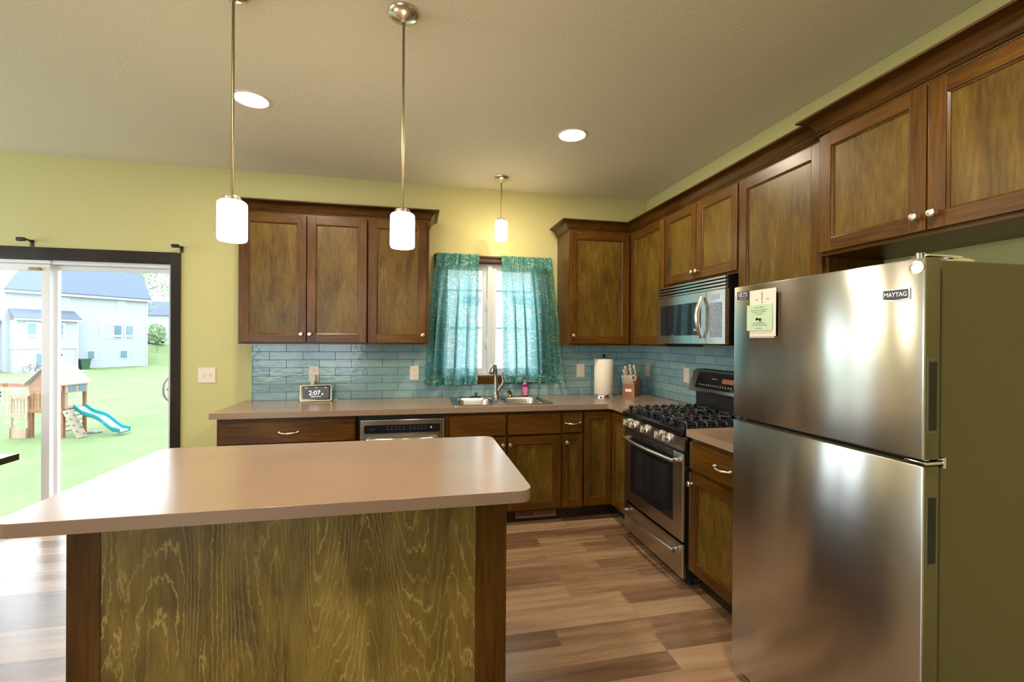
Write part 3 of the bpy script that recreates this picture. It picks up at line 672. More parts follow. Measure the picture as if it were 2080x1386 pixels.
for k, (x, lb) in enumerate(((-4.905, 'black curtain rod hook above the sliding door, left one'), (-3.935, 'black curtain rod hook above the right corner of the door trim'))):
    zz = 2.103
    t = thing('rod_hook', lb, 'wall hook', (x, 0, zz), 'rod hooks over the sliding door')
    mb = MB(); mb.box(x-.012, x+.012, -.005, -.0005, zz-.028, zz+.022, .002); mb.tube([(x, -.004, zz+.008), (x, -.04, zz+.014), (x, -.075, zz+.014), (x, -.085, zz+.002), (x, -.098, zz-.004), (x, -.108, zz+.012)], .007, 8)
    mb.build('arm', BLACKM, t, 40); mb = MB(); mb.cyl((x-.022, -.098, zz+.006), (x+.022, -.098, zz+.006), .014, seg=14); mb.build('cradle', BLACKM, t, 40)

# ---------------------------------------------------------------- outlets, switch
def outlet(M, u, v, label, kind='outlet', wd=.076, parent=None):
    t = thing('wall_'+kind, label, kind, M(u, v, 0)); h_ = .120
    mb = MB(); mbox(mb, M, u-wd/2, u+wd/2, v-h_/2, v+h_/2, .0, .005, .002); mb.build('cover_plate', IVORY, t)
    if kind == 'outlet':
        for dv in (-.026, .026):
            mb = MB(); mbox(mb, M, u-.017, u+.017, v+dv-.014, v+dv+.014, .0049, .0065, .001)
            for du in (-.006, .006): mbox(mb, M, u+du-.001, u+du+.001, v+dv-.001, v+dv+.008, .0064, .0069, 0, 1)
            mbox(mb, M, u-.002, u+.002, v+dv-.009, v+dv-.005, .0064, .0069, 0, 1); mb.build('socket', [IVORY, IVORYD], t)
    else:
        us = (u-.024, u+.024) if wd > .1 else (u,)
        for uu in us:
            if wd > .1:
                mb = MB(); mbox(mb, M, uu-.005, uu+.005, v-.012, v+.012, .0049, .008, .001); mbox(mb, M, uu-.003, uu+.003, v-.002+(.004 if uu > u else -.008), v+.008+(.004 if uu > u else -.008), .007, .016, .001)
            else:
                mb = MB(); mbox(mb, M, uu-.017, uu+.017, v-.034, v+.034, .0049, .0075, .001)
            mb.build('toggle', IVORY, t)
    return t
Mt = back_map(-.0095); Mtr = right_map(-.0095); Mw = back_map(-.0005)
outlet(Mt, -2.968, 1.128, 'almond outlet with a charger plugged in, above the smart display')
outlet(Mt, -2.163, 1.126, 'almond outlet in the tiles, left of the curtains')
outlet(Mt, -.885, 1.135, 'almond switch plate half hidden behind the right curtain hem', 'switch')
outlet(Mt, -.660, 1.135, 'almond rocker switch in the tiles between curtain and paper towels', 'switch')
outlet(Mtr, -.062, 1.140, 'almond switch plate at the corner, right of the knife block', 'switch')
outlet(Mtr, -.690, 1.137, 'almond switch plate on the right wall beside the range panel', 'switch')
outlet(Mw, -3.756, 1.122, 'almond double light switch on the yellow wall beside the glass door', 'switch', .122)
# charger + display
CREAM = mat('cream plastic', (.75, .68, .52), .4)
t = thing('phone_charger', 'cream wall charger with cable plugged into the outlet over the smart display', 'charger', (-2.972, -.02, 1.10))
mb = MB(); mb.box(-2.992, -2.948, -.052, -.0168, 1.062, 1.118, .006).box(-2.985, -2.955, -.058, -.018, 1.040, 1.075, .005); mb.build('body', CREAM, t)
mb = MB(); mb.tube([(-2.970, -.035, 1.042), (-2.969, -.035, 1.00), (-2.962, -.04, .96), (-2.93, -.035, .925), (-2.86, -.03, .9175), (-2.80, -.05, .9175), (-2.775, -.075, .9175), (-2.79, -.095, .9175)], .0022, 6); mb.build('cable', CREAM, t, 40)
t = thing('smart_display', 'small cream framed smart display showing the time 2:07', 'smart display', (-2.925, -.12, .9143))
ang = math.radians(17); rz = math.radians(9)
ca, sa = math.cos(ang), math.sin(ang); org = Vector((-2.925, -.150, .9200))
def DM(u, v, w_):  # u right, v up the screen, w out of the screen
    y = -w_*ca+v*sa; z = v*ca+w_*sa; x = u
    return Vector((org.x+x*math.cos(rz)-y*math.sin(rz), org.y+x*math.sin(rz)+y*math.cos(rz), org.z+z))
def dbox(mb, u0, u1, v0, v1, w0, w1, r=.008, mi=0):
    mb.loft([[DM(x, y, w0) for x, y in rrect(u0, u1, v0, v1, r)], [DM(x, y, w1) for x, y in rrect(u0, u1, v0, v1, r)]], mi=mi)
mb = MB(); dbox(mb, -.116, .116, .0, .130, -.010, .0, .012); mb.build('housing', CREAM, t, 40)
mb = MB(); dbox(mb, -.108, .108, .007, .124, .0, .0012, .008); mb.build('bezel', BLACK, t)
SCR = emis('lit screen', (.035, .042, .05), 1.0); SCR.node_tree.nodes['Principled BSDF'].inputs['Base Color'].default_value = (.02, .02, .02, 1)
LET = emis('white pixels', (.85, .88, .95), 1.0)
mb = MB(); dbox(mb, -.096, .096, .018, .114, .0013, .0019, .002); scr = mb.build('screen', SCR, t)
ru = DM(1, 0, 0)-DM(0, 0, 0); uv_ = DM(0, 1, 0)-DM(0, 0, 0)
for nm, txt, sz, uu, vv in (('clock_digits', '2:07', .050, -.010, .064), ('clock_suffix', 'p', .026, .048, .057), ('date_text', (9, 4, 2), .0100, 0, .036), ('status_text', (1, 2), .010, -.072, .106), ('status_text', (4,), .008, 0, .107), ('status_text', (1, 2), .010, .07, .106)):
    mb = MB(); (mb.text if isinstance(txt, str) else mb.dashes)(txt, sz, DM(uu, vv, .0022), ru, uv_, .0002); mb.build(nm, LET, scr)
mb = MB(); mb.loft([[DM(x, y, -.010) for x, y in rrect(-.07, .07, .0, .10, .01)], [DM(x, .022+y*.35, -.060) for x, y in rrect(-.06, .06, .0, .10, .01)]]); mb.build('stand', CREAM, t, 40)

# ---------------------------------------------------------------- paper towels, knife block
cx, cy = -.515, -.20
t = thing('paper_towel_holder', 'steel paper towel holder with black finial on the counter', 'paper towel holder', (cx, cy, .9143))
mb = MB(); mb.lathe([(.092, 0), (.092, .004), (.088, .008), (.088, .018), (.085, .022), (.01, .022)], (cx, cy, .9145), seg=36); mb.build('base', CHROME, t, 40)
mb = MB(); mb.cyl((cx, cy, .936), (cx, cy, 1.262), .006, seg=12); mb.build('post', CHROME, t, 40)
mb = MB(); mb.lathe([(.006, 1.255), (.010, 1.262), (.009, 1.266), (.014, 1.272), (.016, 1.281), (.011, 1.290), (.003, 1.293)], (cx, cy, 0), seg=16); mb.build('finial', BLACK, t, 50)
PAP = paint('paper towel', (.80, .72, .60), .9, 90, .2, .002)
mb = MB()
L = []
for z, dr in ((.9375, -.003), (.941, 0), (1.246, 0), (1.2495, -.004)):
    L.append([(cx+(.082+dr+.002*(k/40))*math.cos(2*math.pi*k/40-1.0), cy+(.082+dr+.002*(k/40))*math.sin(2*math.pi*k/40-1.0), z) for k in range(40)])
L.append([(cx+.02*math.cos(2*math.pi*k/40-1.0), cy+.02*math.sin(2*math.pi*k/40-1.0), 1.2495) for k in range(40)]); L.append([(cx+.02*math.cos(2*math.pi*k/40-1.0), cy+.02*math.sin(2*math.pi*k/40-1.0), .9375) for k in range(40)]); L.append(L[0])
mb.loft(L, False, False); tag(mb.build('paper_towel_roll', PAP, None, 50), 'full roll of cream paper towels standing on its steel holder', 'paper towels')

# knife block local frame: front face towards camera
KB = Vector((-.262, -.215, .9145)); ka = math.radians(-46)
def KM(u, d, z): return Vector((KB.x+u*math.cos(ka)-d*math.sin(ka), KB.y+u*math.sin(ka)+d*math.cos(ka), KB.z+z))   # d = depth away
BW = wood('knife block wood', 'z', (.22, .08, .03), (.34, .14, .055), (.45, .21, .09), .35)
t = thing('knife_block', 'slanted brown wooden knife block in the counter corner', 'knife block', KB)
mb = MB(); hw = .055
prof = [(-.055, 0), (-.055, .100), (-.035, .115), (.045, .195), (.105, .135), (.105, 0)]
mb.loft([[KM(-hw, d, z) for d, z in prof], [KM(hw, d, z) for d, z in prof]]); mb.build('block', BW, t)
mb = MB(); mb.loft([[KM(x, -.0552, z) for x, z in ((-.028, .045), (.028, .045), (.028, .070), (-.028, .070))], [KM(x, -.0566, z) for x, z in ((-.028, .045), (.028, .045), (.028, .070), (-.028, .070))]]); mb.build('nameplate', mat('cream plate', (.8, .76, .66), .4), t)
HND = mat('off white knife handle', (.88, .82, .70), .35); DK = mat('steel rivet', (.45, .43, .4), .3, 1)
def knife(name, label, u, d, z, L, r, tilt, group):
    dirv = (KM(0, -math.cos(tilt), math.sin(tilt))-KM(0, 0, 0)).normalized(); p = KM(u, d, z)+dirv*.006
    t = thing(name, label, 'knife', p, group)
    side = (KM(1, 0, 0)-KM(0, 0, 0)); up = side.cross(dirv)
    mb = MB(); loops = []
    for s_, a, b_ in ((.0, .55, .8), (.08, .75, 1.0), (.35, .8, 1.15), (.7, .75, 1.0), (.9, .85, 1.25), (1.0, .5, .9)):
        c_ = p+dirv*L*s_; loops.append([c_+side*r*a*math.cos(2*math.pi*k/10)*.75+up*r*b_*math.sin(2*math.pi*k/10) for k in range(10)])
    mb.loft(loops); mb.build('handle', HND, t, 50)
    mb = MB()
    mb.lathe([(r*.45, 0), (r*.5, .003), (r*.3, .005)], p+dirv*(L-.001), dirv, 10); mb.build('end_cap', DK, t, 40)
G1 = 'steak knives in the front row of the knife block'
for k in range(6):
    knife('steak_knife', 'off-white handled steak knife in the front slot row of the knife block', -.043+k*.0172, -.052, .100, .098, .0088, math.radians(64), G1)
ord_ = [(-.036, -.012, .140, .118, .0165, 'cream handled knife at the left front of the knife block upper slots'), (-.036, .020, .168, .120, .0175, 'cream handled knife behind the left front one in the block'), (-.004, .042, .190, .110, .0175, 'cream handled knife in the leftmost rear slot of the block'),
        (.012, .010, .163, .112, .0175, 'cream handled knife right of centre behind the scissors'), (.037, .036, .186, .110, .0175, 'pale handled knife in the right rear slot of the block')]
for u, d, z, L, r, lb in ord_: knife('kitchen_knife', lb, u, d, z, L, r, math.radians(58), 'kitchen knives in the upper slots')
t = thing('kitchen_scissors', 'cream handled kitchen scissors in the knife block', 'scissors', KM(.02, -.02, .13))
mb = MB()
for cu in (.004, .042):
    c_ = (cu, -.036, .172)
    pts = [KM(cu+.017*math.cos(a*math.pi/8), -.036-.006*math.sin(a*math.pi/8), .168+.022*math.sin(a*math.pi/8)) for a in range(17)]; mb.tube(pts, .0048, 8)
    mb.tube([KM(cu, -.038, .152), KM(.018, -.036, .139)], .006, 8)
mb.build('handles', HND, t, 50)

# ---------------------------------------------------------------- dishwasher
t = thing('dishwasher', 'stainless steel dishwasher with black control strip under the counter', 'dishwasher', (-2.245, -.3, .0))
dx0, dx1 = -2.532, -1.945
mb = MB(); mb.box(dx0-.02, dx1+.004, -.600, -.01, .001, .8735); mb.build('tub', BLACKM, t)
mb = MB(); mb.box(dx0, dx1, -.638, -.601, .105, .840, .006); dr = mb.build('door', STEEL, t)
def bm_panel(mb, M, u0, u1, v0, v1, w0, w1, r, mi=0):
    mb.loft([[M(x, y, w0) for x, y in rrect(u0, u1, v0, v1, r)], [M(x, y, w1) for x, y in rrect(u0, u1, v0, v1, r)]], mi=mi)
Md = back_map(-.638)
mb = MB(); bm_panel(mb, Md, dx0+.026, dx1-.030, .744, .803, .0002, .0022, .010); cp = mb.build('control_strip', GLASSB, dr)
GRP = mat('dim grey print', (.12, .12, .12), .5)
mb = MB()
for k in range(5): mb.cyl(Md(-2.345+k*.028, .786, .0022), Md(-2.345+k*.028, .786, .0028), .0035, seg=8); mb.box(-2.353+k*.028, -2.337+k*.028, -.6408, -.6404, .768, .771)
mb.build('indicator_row', GRP, cp); mb = MB()
for k in range(5): mb.cyl(Md(-2.185+k*.026, .786, .0022), Md(-2.185+k*.026, .786, .0028), .0035, seg=8); mb.box(-2.193+k*.026, -2.177+k*.026, -.6408, -.6404, .768, .771)
mb.build('indicator_row', GRP, cp); mb = MB()
mb.dashes((5, 4), .008, Md(-2.45, .772, .0024), (1, 0, 0), (0, 0, 1)); mb.build('printed_lettering', GRP, cp)
mb = MB(); mb.cyl(Md(-2.04, .778, .0022), Md(-2.04, .778, .003), .006, seg=14); mb.build('logo_badge', mat('white print', (.8, .8, .8), .4), cp)
mb = MB(); mb.tube([(dx0+.05+(dx1-dx0-.10)*k/16, -.650-.040*math.sin(math.pi*k/16)**.5, .702+.006*math.sin(math.pi*k/16)) for k in range(17)], .013, 10, flat=.9); mb.build('door_handle', STEEL, dr, 50)

# ---------------------------------------------------------------- gas range
ry0, ry1, rxf = -1.652, -.912, -.655
t = thing('gas_range', 'stainless steel gas range with five knobs and black grates', 'range', (-.33, -1.282, 0))
mb = MB(); mb.box(-.628, -.012, ry0+.004, ry1-.004, .045, .885); mb.build('body', [BLACKM], t)
for x, y in ((-.58, ry0+.04), (-.58, ry1-.04), (-.06, ry0+.04), (-.06, ry1-.04)): mb = MB(); mb.cyl((x, y, .0), (x, y, .044), .018, seg=12); mb.build('foot', BLACKM, t)
mb = MB(); mb.loft([[(x, y, z) for x, z in ((-.012, .886), (-.630, .886), (-.672, .868), (-.674, .899), (-.650, .906), (-.012, .906))] for y in (ry0, ry1)]); ck = mb.build('cooktop', BLACK, t)
mb = MB(); mb.box(-.6725, -.668, ry0+.001, ry1-.001, .897, .9005); mb.box(-.655, -.652, -1.40, -1.10, .906, .908); mb.build('trim_strip', CHROME, ck)
mb = MB(); mb.loft([[(x, y, z) for x, z in ((-.629, .785), (-.655, .785), (-.672, .867), (-.629, .867))] for y in (ry0, ry1)]); pn = mb.build('control_panel', STEEL, t)
ax = Vector((-.98, 0, .20)).normalized()
for y in (-.985, -1.075, -1.235, -1.415, -1.505):
    mb = MB(); p = Vector((-.6635, y, .828)); mb.lathe([(.031, 0), (.031, .006), (.026, .009), (.0255, .032), (.023, .037), (.004, .038)], p, ax, 24); kb = mb.build('knob', NICKEL, pn, 40)
    mb = MB(); q = p+ax*.036; mb.loft([[q+Vector((0, a, b_)) for a, b_ in ((-.005, -.022), (.005, -.022), (.005, .022), (-.005, .022))], [q+ax*.010+Vector((0, a, b_)) for a, b_ in ((-.004, -.021), (.004, -.021), (.004, .021), (-.004, .021))]]); mb.build('grip', NICKEL, kb)
mb = MB(); mb.box(-.650, -.629, ry0+.002, ry1-.002, .768, .7845); mb.build('vent_gap', BLACKM, t)
mb = MB(); mb.box(rxf, -.629, ry0, ry1, .262, .767, .005); od = mb.build('oven_door', STEEL, t)
Mo = right_map(rxf)
mb = MB(); mbox(mb, Mo, -1.545, -1.010, .352, .732, .0002, .003, .001); fr_ = mb.build('window_frame', BLACK, od)
mb = MB(); bm_panel(mb, Mo, -1.500, -1.085, .402, .660, .0032, .0045, .012); mb.build('window_glass', GLASSB, fr_)
mb = MB(); mbox(mb, Mo, -1.545, -1.010, .7325, .786-.02, .0002, .002)
for k in range(4): mbox(mb, Mo, -1.54, -1.015, .737+k*.008, .7395+k*.008, .002, .006, 0, 1)
mb.build('vent_slats', [BLACK, STEEL], od)
def bar_handle(z, par, x0=rxf, w_=.055):
    mb = MB(); ya, yb = ry1-.03, ry0+.03; n_ = 16
    mb.tube([(x0-w_+.016-.020*math.sin(math.pi*k/n_), ya+(yb-ya)*k/n_, z) for k in range(n_+1)], .0125, 12)
    for y in (ya-.03, yb+.03): mb.box(x0-.045, x0-.0005, y-.011, y+.011, z-.010, z+.010, .003)
    mb.build('door_handle', NICKEL, par, 50)
bar_handle(.722, od)
mb = MB(); mb.box(rxf+.001, -.629, ry0, ry1, .052, .248, .005); wd = mb.build('warming_drawer', STEEL, t); bar_handle(.206, wd)
# backguard
mb = MB(); mb.box(-.075, -.011, ry0, ry1, .9065, 1.05); mb.build('riser', BLACKM, t)
pr = [(-.130, 1.046), (-.142, 1.056), (-.095, 1.196), (-.075, 1.206), (-.011, 1.206), (-.011, 1.046)]
mb = MB(); mb.loft([[(x, y, z) for x, z in pr] for y in (ry0, ry1)]); bgd = mb.build('backguard', STEEL, t)
dn = Vector((.047, 0, .140)).normalized(); nn = Vector((-.140, 0, .047)).normalized(); bo = Vector((-.142, 0, 1.056))
def BG(y, s_, w_): return bo+Vector((0, y, 0))+dn*s_+nn*w_
mb = MB(); mb.loft([[BG(y, s_, w_) for y, s_ in ((-1.592, .022), (-.985, .022), (-.985, .142), (-1.592, .142))] for w_ in (.0003, .002)]); dp = mb.build('control_glass', GLASSB, bgd)
AMB = emis('amber display', (.42, .15, .05), .45); AMB.node_tree.nodes['Principled BSDF'].inputs['Base Color'].default_value = (.03, .015, .01, 1)
mb = MB(); mb.loft([[BG(y, s_, w_) for y, s_ in ((-1.380, .074), (-1.265, .074), (-1.265, .106), (-1.380, .106))] for w_ in (.0021, .0026)]); mb.build('clock_display', AMB, dp)
mb = MB()
for k in range(14):
    y = -1.03-.026*k; mb.loft([[BG(y+a*.004, .048+b_*.005, w_) for a, b_ in ((-1, -1), (1, -1), (1, 1), (-1, 1))] for w_ in (.0021, .0025)])
for k in range(3): mb.loft([[BG(-1.16-.020*k+a*.006, .098+b_*.003, w_) for a, b_ in ((-1, -1), (1, -1), (1, 1), (-1, 1))] for w_ in (.0021, .0025)])
mb.build('printed_lettering', mat('pale print', (.5, .5, .45), .5), dp)
# burners and grates
BX = [(-.52, -1.09), (-.20, -1.09), (-.36, -1.282), (-.52, -1.475), (-.20, -1.475)]
for x, y in BX:
    mb = MB(); mb.lathe([(.055, .9065), (.055, .912), (.036, .914), (.036, .922), (.030, .925), (.004, .926)], (x, y, 0), seg=20); mb.build('burner', BLACKM, ck, 40)
for gy0, gy1 in ((-1.158, -.925), (-1.400, -1.164), (-1.640, -1.406)):
    mb = MB(); z = .941; r = .0055; gx0, gx1 = -.625, -.10
    def bar(p, q): mb.tube([p, q], r, 6)
    def hoop(p, q):
        p = Vector(p); q = Vector(q); d = (q-p).normalized(); mb.tube([p-Vector((0, 0, .026)), p+d*.004-Vector((0, 0, .006)), p+d*.012, q-d*.012, q-d*.004-Vector((0, 0, .006)), q-Vector((0, 0, .026))], .0062, 6)
    n_ = 8; ym = (gy0+gy1)/2
    for k in range(n_+1):
        x = gx0+(gx1-gx0)*k/n_; hoop((x, gy0, z), (x, gy0+.085, z)); hoop((x, gy1-.085, z), (x, gy1, z))
    bar((gx0, gy0+.02, z-.010), (gx1, gy0+.02, z-.010)); bar((gx0, gy1-.02, z-.010), (gx1, gy1-.02, z-.010))
    for x in (gx0+.01, -.36, gx1-.01): hoop((x, gy0+.015, z-.001), (x, gy1-.015, z-.001))
    for bx in (-.52, -.20):
        for dx_, dy_ in ((1, 1), (1, -1), (-1, 1), (-1, -1)): bar((bx+dx_*.03, ym+dy_*.02, z), (bx+dx_*.085, ym+dy_*.075, z))
    for x in (gx0, gx1):
        for y in (gy0+.02, gy1-.02): mb.box(x-.006, x+.006, y-.006, y+.006, .9065, z-.006)
    mb.build('grate', IRON, ck, 40)

# ---------------------------------------------------------------- microwave
my0, my1, mxf = -1.652, -.893, -.392; mz0, mz1 = 1.396, 1.806
t = thing('microwave', 'stainless over-the-range microwave with curved handle and top vent', 'microwave', (-.2, -1.27, mz0))
mb = MB(); mb.box(-.360, -.0105, my0, my1, mz0+.002, mz1, .003); mb.build('body', BLACK, t)
mb = MB(); mb.box(-.34, -.02, my0+.1, my1-.05, mz0-.008, mz0+.0015); mb.build('underside_filter', BLACKM, t)
Mm = right_map(-.372)
mb = MB(); mb.box(-.372, -.3605, my0, my1, 1.727, mz1-.001); 
for k in range(4): mbox(mb, Mm, my0, my1, 1.727+k*.0205, 1.7385+k*.0205, .0, .018, .002, 1)
mb.build('vent_grille', [BLACK, STEEL], t)
mb = MB(); mb.box(mxf, -.3605, -1.474, my1, mz0, 1.7245, .004); md = mb.build('door', STEEL, t)
Mq = right_map(mxf)
mb = MB(); mbox(mb, Mq, -1.422, -.945, 1.452, 1.664, .0002, .002, .001); mb.build('window_glass', GLASSB, md)
mb = MB(); mbox(mb, Mq, -1.405, -1.350, 1.480, 1.494, .0021, .0026); mb.build('brand_plate', mat('silver plate', (.6, .55, .45), .3, .8), md)
mb = MB(); mb.tube([(mxf-.012-.034*math.sin(math.pi*k/14), -1.447+.0*k, 1.435+.255*k/14) for k in range(15)], [.012+.004*math.sin(math.pi*k/14) for k in range(15)], 10); mb.build('handle', NICKEL, md, 50)
mb = MB(); mb.box(mxf, -.3605, my0, -1.4765, mz0, 1.7245, .004); mc = mb.build('control_panel', STEEL, t)
def keypad():
    m_ = mat('speckled grey keypad', (.25, .28, .32), .3); tt = NT(m_); v = tt.coords(rand=False); a = tt.noise(v, 160, 2, .6)
    tt.base(tt.ramp(a, [(.45, (.16, .20, .26)), (.60, (.55, .58, .62))], 'CONSTANT')); return m_
mb = MB(); mbox(mb, Mq, -1.624, -1.512, 1.438, 1.648, .0002, .0015, .001); mb.build('keypad', keypad(), mc)
mb = MB(); mbox(mb, Mq, -1.600, -1.530, 1.668, 1.698, .0002, .0015, .001); mb.build('clock_display', mat('lcd', (.25, .32, .42), .15), mc)

# ---------------------------------------------------------------- fridge
fy0, fy1, fxf, fxd = -3.020, -2.282, -.826, -.772
t = thing('refrigerator', 'large stainless steel top-freezer refrigerator at the right of the kitchen', 'refrigerator', (-.43, -2.65, 0))
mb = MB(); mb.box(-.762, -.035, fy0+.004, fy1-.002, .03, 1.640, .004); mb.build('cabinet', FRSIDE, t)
mb = MB(); mb.box(-.770, -.7625, fy0+.012, fy1-.012, .06, 1.636); mb.build('door_gasket', BLACKM, t)
mb = MB(); mb.box(-.74, -.06, fy0+.02, fy1-.02, .0, .029); mb.build('base_grille', BLACKM, t)
for nm, z0, z1, hz in (('freezer_door', 1.100, 1.644, (1.172, 1.372)), ('fridge_door', .045, 1.084, (.815, 1.008))):
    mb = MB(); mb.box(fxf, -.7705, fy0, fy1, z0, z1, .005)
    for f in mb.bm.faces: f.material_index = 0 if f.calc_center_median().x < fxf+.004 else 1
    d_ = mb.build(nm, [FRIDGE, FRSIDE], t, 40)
    fm = MB(); fm.box(-.817, -.779, fy0-.0020, fy0-.0002, *hz, .0008, 0); fm.box(-.811, -.785, fy0-.0028, fy0-.0021, hz[0]+.008, hz[1]-.008, 0, 1)
    fm.build('pocket_handle', [mat('handle bezel', (.18, .16, .12), .4), mat('handle recess', (.02, .018, .012), .5)], d_)
    if nm == 'freezer_door':
        LM = right_map(fxf)
        def LT(u, v, w_): return Vector((fxf-w_, u, v))
        mb = MB(); mb.loft([[LT(y, z, w_) for y, z in ((-2.985, 1.535), (-2.985, 1.566), (-2.911, 1.566), (-2.911, 1.535), (-2.948, 1.530))] for w_ in (.0003, .004)])
        bd_ = mb.build('brand_badge', mat('badge rim', (.8, .8, .8), .3, .6), d_)
        mb = MB(); mb.loft([[LT(y, z, w_) for y, z in ((-2.982, 1.538), (-2.982, 1.563), (-2.914, 1.563), (-2.914, 1.538), (-2.948, 1.534))] for w_ in (.0041, .0046)]); mb.build('badge_field', mat('navy badge', (.02, .025, .05), .3), bd_)
        mb = MB(); mb.text('MAYTAG', .0175, LT(-2.948, 1.5495, .0052), (0, -1, 0), (0, 0, 1), .0003, bold=.0002, sx=.88); mb.build('badge_letters', mat('white letters', (.85, .85, .85), .4), bd_)
        mb = MB(); mb.loft([[LT(y, z, w_) for y, z in ((-2.366, 1.589), (-2.302, 1.589), (-2.302, 1.622), (-2.366, 1.622))] for w_ in (.0003, .001)]); wb = mb.build('warranty_badge', mat('dark badge', (.05, .055, .08), .3), d_)
        mb = MB(); mb.text('10', .027, LT(-2.319, 1.608, .0012), (0, -1, 0), (0, 0, 1), .0002, bold=.0006, sx=.85).text('YEAR', .0125, LT(-2.348, 1.6125, .0012), (0, -1, 0), (0, 0, 1), .0002, bold=.0002, sx=.9).dashes((3, 4), .0090, LT(-2.348, 1.602, .0012), (0, -1, 0), (0, 0, 1)).dashes((4, 3, 5), .0062, LT(-2.334, 1.593, .0012), (0, -1, 0), (0, 0, 1)); mb.build('badge_letters', mat('pale letters', (.6, .6, .62), .4), wb)
        mb = MB(); mb.lathe([(.019, .0003), (.0185, .0025), (.014, .003), (.013, .0018), (.003, .0018)], (fxf, -3.000, 1.618), (-1, 0, 0), 24); mb.build('round_emblem', NICKEL, d_, 30)
mb = MB(); mb.box(-.800, -.68, fy0+.010, fy0+.055, 1.650, 1.655, .001).cyl((-.800, fy0+.03, 1.6455), (-.800, fy0+.03, 1.660), .012, seg=14).box(-.70, -.62, fy0+.02, fy0+.05, 1.6405, 1.652, .002); mb.build('top_hinge', CHROME, t, 40)
mb = MB(); mb.box(-.824, -.756, fy0-.004, fy0+.05, 1.0885, 1.0955, .001).cyl((-.79, fy0+.02, 1.0845), (-.79, fy0+.02, 1.0995), .008, seg=12); mb.box(-.766, -.756, fy0-.006, fy0+.003, 1.078, 1.106); mb.build('middle_hinge', CHROME, t, 40)
mb = MB(); mb.box(-.824, -.80, fy1-.03, fy1-.01, 1.0885, 1.0955, .001); mb.build('middle_bracket', CHROME, t)
# papers on the freezer
def card(name, label, y0, y1, z0, z1, x, color, tilt=0, lines=None, cat='paper'):
    m_ = mat(name+' paper', color, .7); mb = MB(); n_ = 6
    vs = [[(x-.0004-.0015*(math.sin(k/n_*3.1)), y0+(y1-y0)*k/n_, z) for k in range(n_+1)] for z in (z0, z1)]
    for k in range(n_):
        a, b_, c_, d_ = vs[0][k], vs[0][k+1], vs[1][k+1], vs[1][k]; mb.hexa([a, b_, (b_[0]+.0004, b_[1], b_[2]), (a[0]+.0004, a[1], a[2]), d_, c_, (c_[0]+.0004, c_[1], c_[2]), (d_[0]+.0004, d_[1], d_[2])])
    o = mb.build(name, [m_]); tag(o, label, cat)
    if lines:
        mb = MB()
        for wds, sz, yy, zz in lines: mb.dashes(wds, sz, (x-.0024, yy, zz), (0, -1, 0), (0, 0, 1))
        mb.build('printed_text', mat(name+' ink', (.18, .2, .14), .6), o)
    return o
card('letter_sheet', 'ivory sheet showing lowest below the green card on the freezer door', -2.506, -2.3765, 1.430, 1.55, fxf-.0010, (.80, .66, .58), lines=[((5, 3, 3, 4, 8), .0055, -2.441, 1.446), ((4, 3, 3, 4), .0055, -2.441, 1.438)])
card('invitation_card', 'tall ivory invitation card pinned highest on the freezer door', -2.517, -2.381, 1.436, 1.6185, fxf-.0048, (.78, .70, .60), lines=[((1,), .014, -2.449, 1.606), ((2,), .012, -2.449, 1.598), ((1,), .014, -2.449, 1.590), ((2,), .012, -2.449, 1.582), ((1,), .012, -2.449, 1.574), ((1,), .012, -2.449, 1.567), ((4,), .008, -2.420, 1.580), ((4,), .008, -2.478, 1.580)])
card('notice_card', 'pale green printed notice held by the black magnet', -2.503, -2.3695, 1.458, 1.560, fxf-.0085, (.50, .66, .46), lines=[((6, 1, 7), .0070, -2.437, 1.549), ((6, 4, 2, 3, 3, 11), .0062, -2.437, 1.539), ((3, 1, 5, 2, 3, 7), .0062, -2.437, 1.531), ((2, 3, 6), .0062, -2.437, 1.523), ((4, 5, 2, 6, 3), .0062, -2.437, 1.488), ((1, 5, 6, 3, 3, 3, 6), .0062, -2.437, 1.480), ((6, 5), .0062, -2.437, 1.467)])
t = thing('push_pin_magnet', 'black pin shaped magnet on the pale green card', 'magnet', (fxf-.0114, -2.446, 1.501))
mb = MB(); mb.lathe([(.006, 0), (.006, .002), (.003, .004), (.003, .010), (.006, .012), (.006, .015), (.003, .0165)], (fxf-.0118, -2.446, 1.501), (-1, .35, .1), 14); mb.build('pin', BLACK, t, 40)

# ---------------------------------------------------------------- lamps
def pendant(x, y, zs0, zs1, r, label, can_r=.065, sm=None):
    t = thing('pendant_lamp', label, 'pendant lamp', (x, y, HC), 'pendant lamps')
    mb = MB(); mb.lathe([(can_r, -.0005), (can_r, -.004), (can_r*.93, -.012), (can_r*.7, -.022), (can_r*.35, -.030), (.012, -.034), (.010, -.042), (.004, -.044)], (x, y, HC), seg=32); mb.build('canopy', NICKEL, t, 50)
    mb = MB(); mb.cyl((x, y, HC-.04), (x, y, zs1+.020), .0052, seg=10); mb.build('stem', RODM, t, 40)
    mb = MB(); mb.lathe([(.008, .024), (.025, .020), (.030, .016), (.030, .0005), (.02, .0003)], (x, y, zs1), seg=24); mb.build('socket_cap', NICKEL, t, 40)
    mb = MB(); h_ = zs1-zs0; L = [(.02, h_), (r*.86, h_), (r*.97, h_-.006), (r, h_-.016), (r, .010), (r*.96, .003), (r*.90, 0), (r*.85, .004), (.002, .004)]
    mb.lathe(L, (x, y, zs0), seg=56, cap=False); mb.build('shade', sm or SHADE, t, 60)
    return t
pendant(-2.842, -2.050, 1.788, 1.938, .051, 'pendant lamp over the island, the left one of the two')
pendant(-2.207, -2.062, 1.790, 1.928, .049, 'pendant lamp over the island, right in front of the single-door cabinet')
pendant(-1.471, -.310, 2.232, 2.390, .051, 'short pendant lamp hanging above the kitchen window', .062, SHADE2)
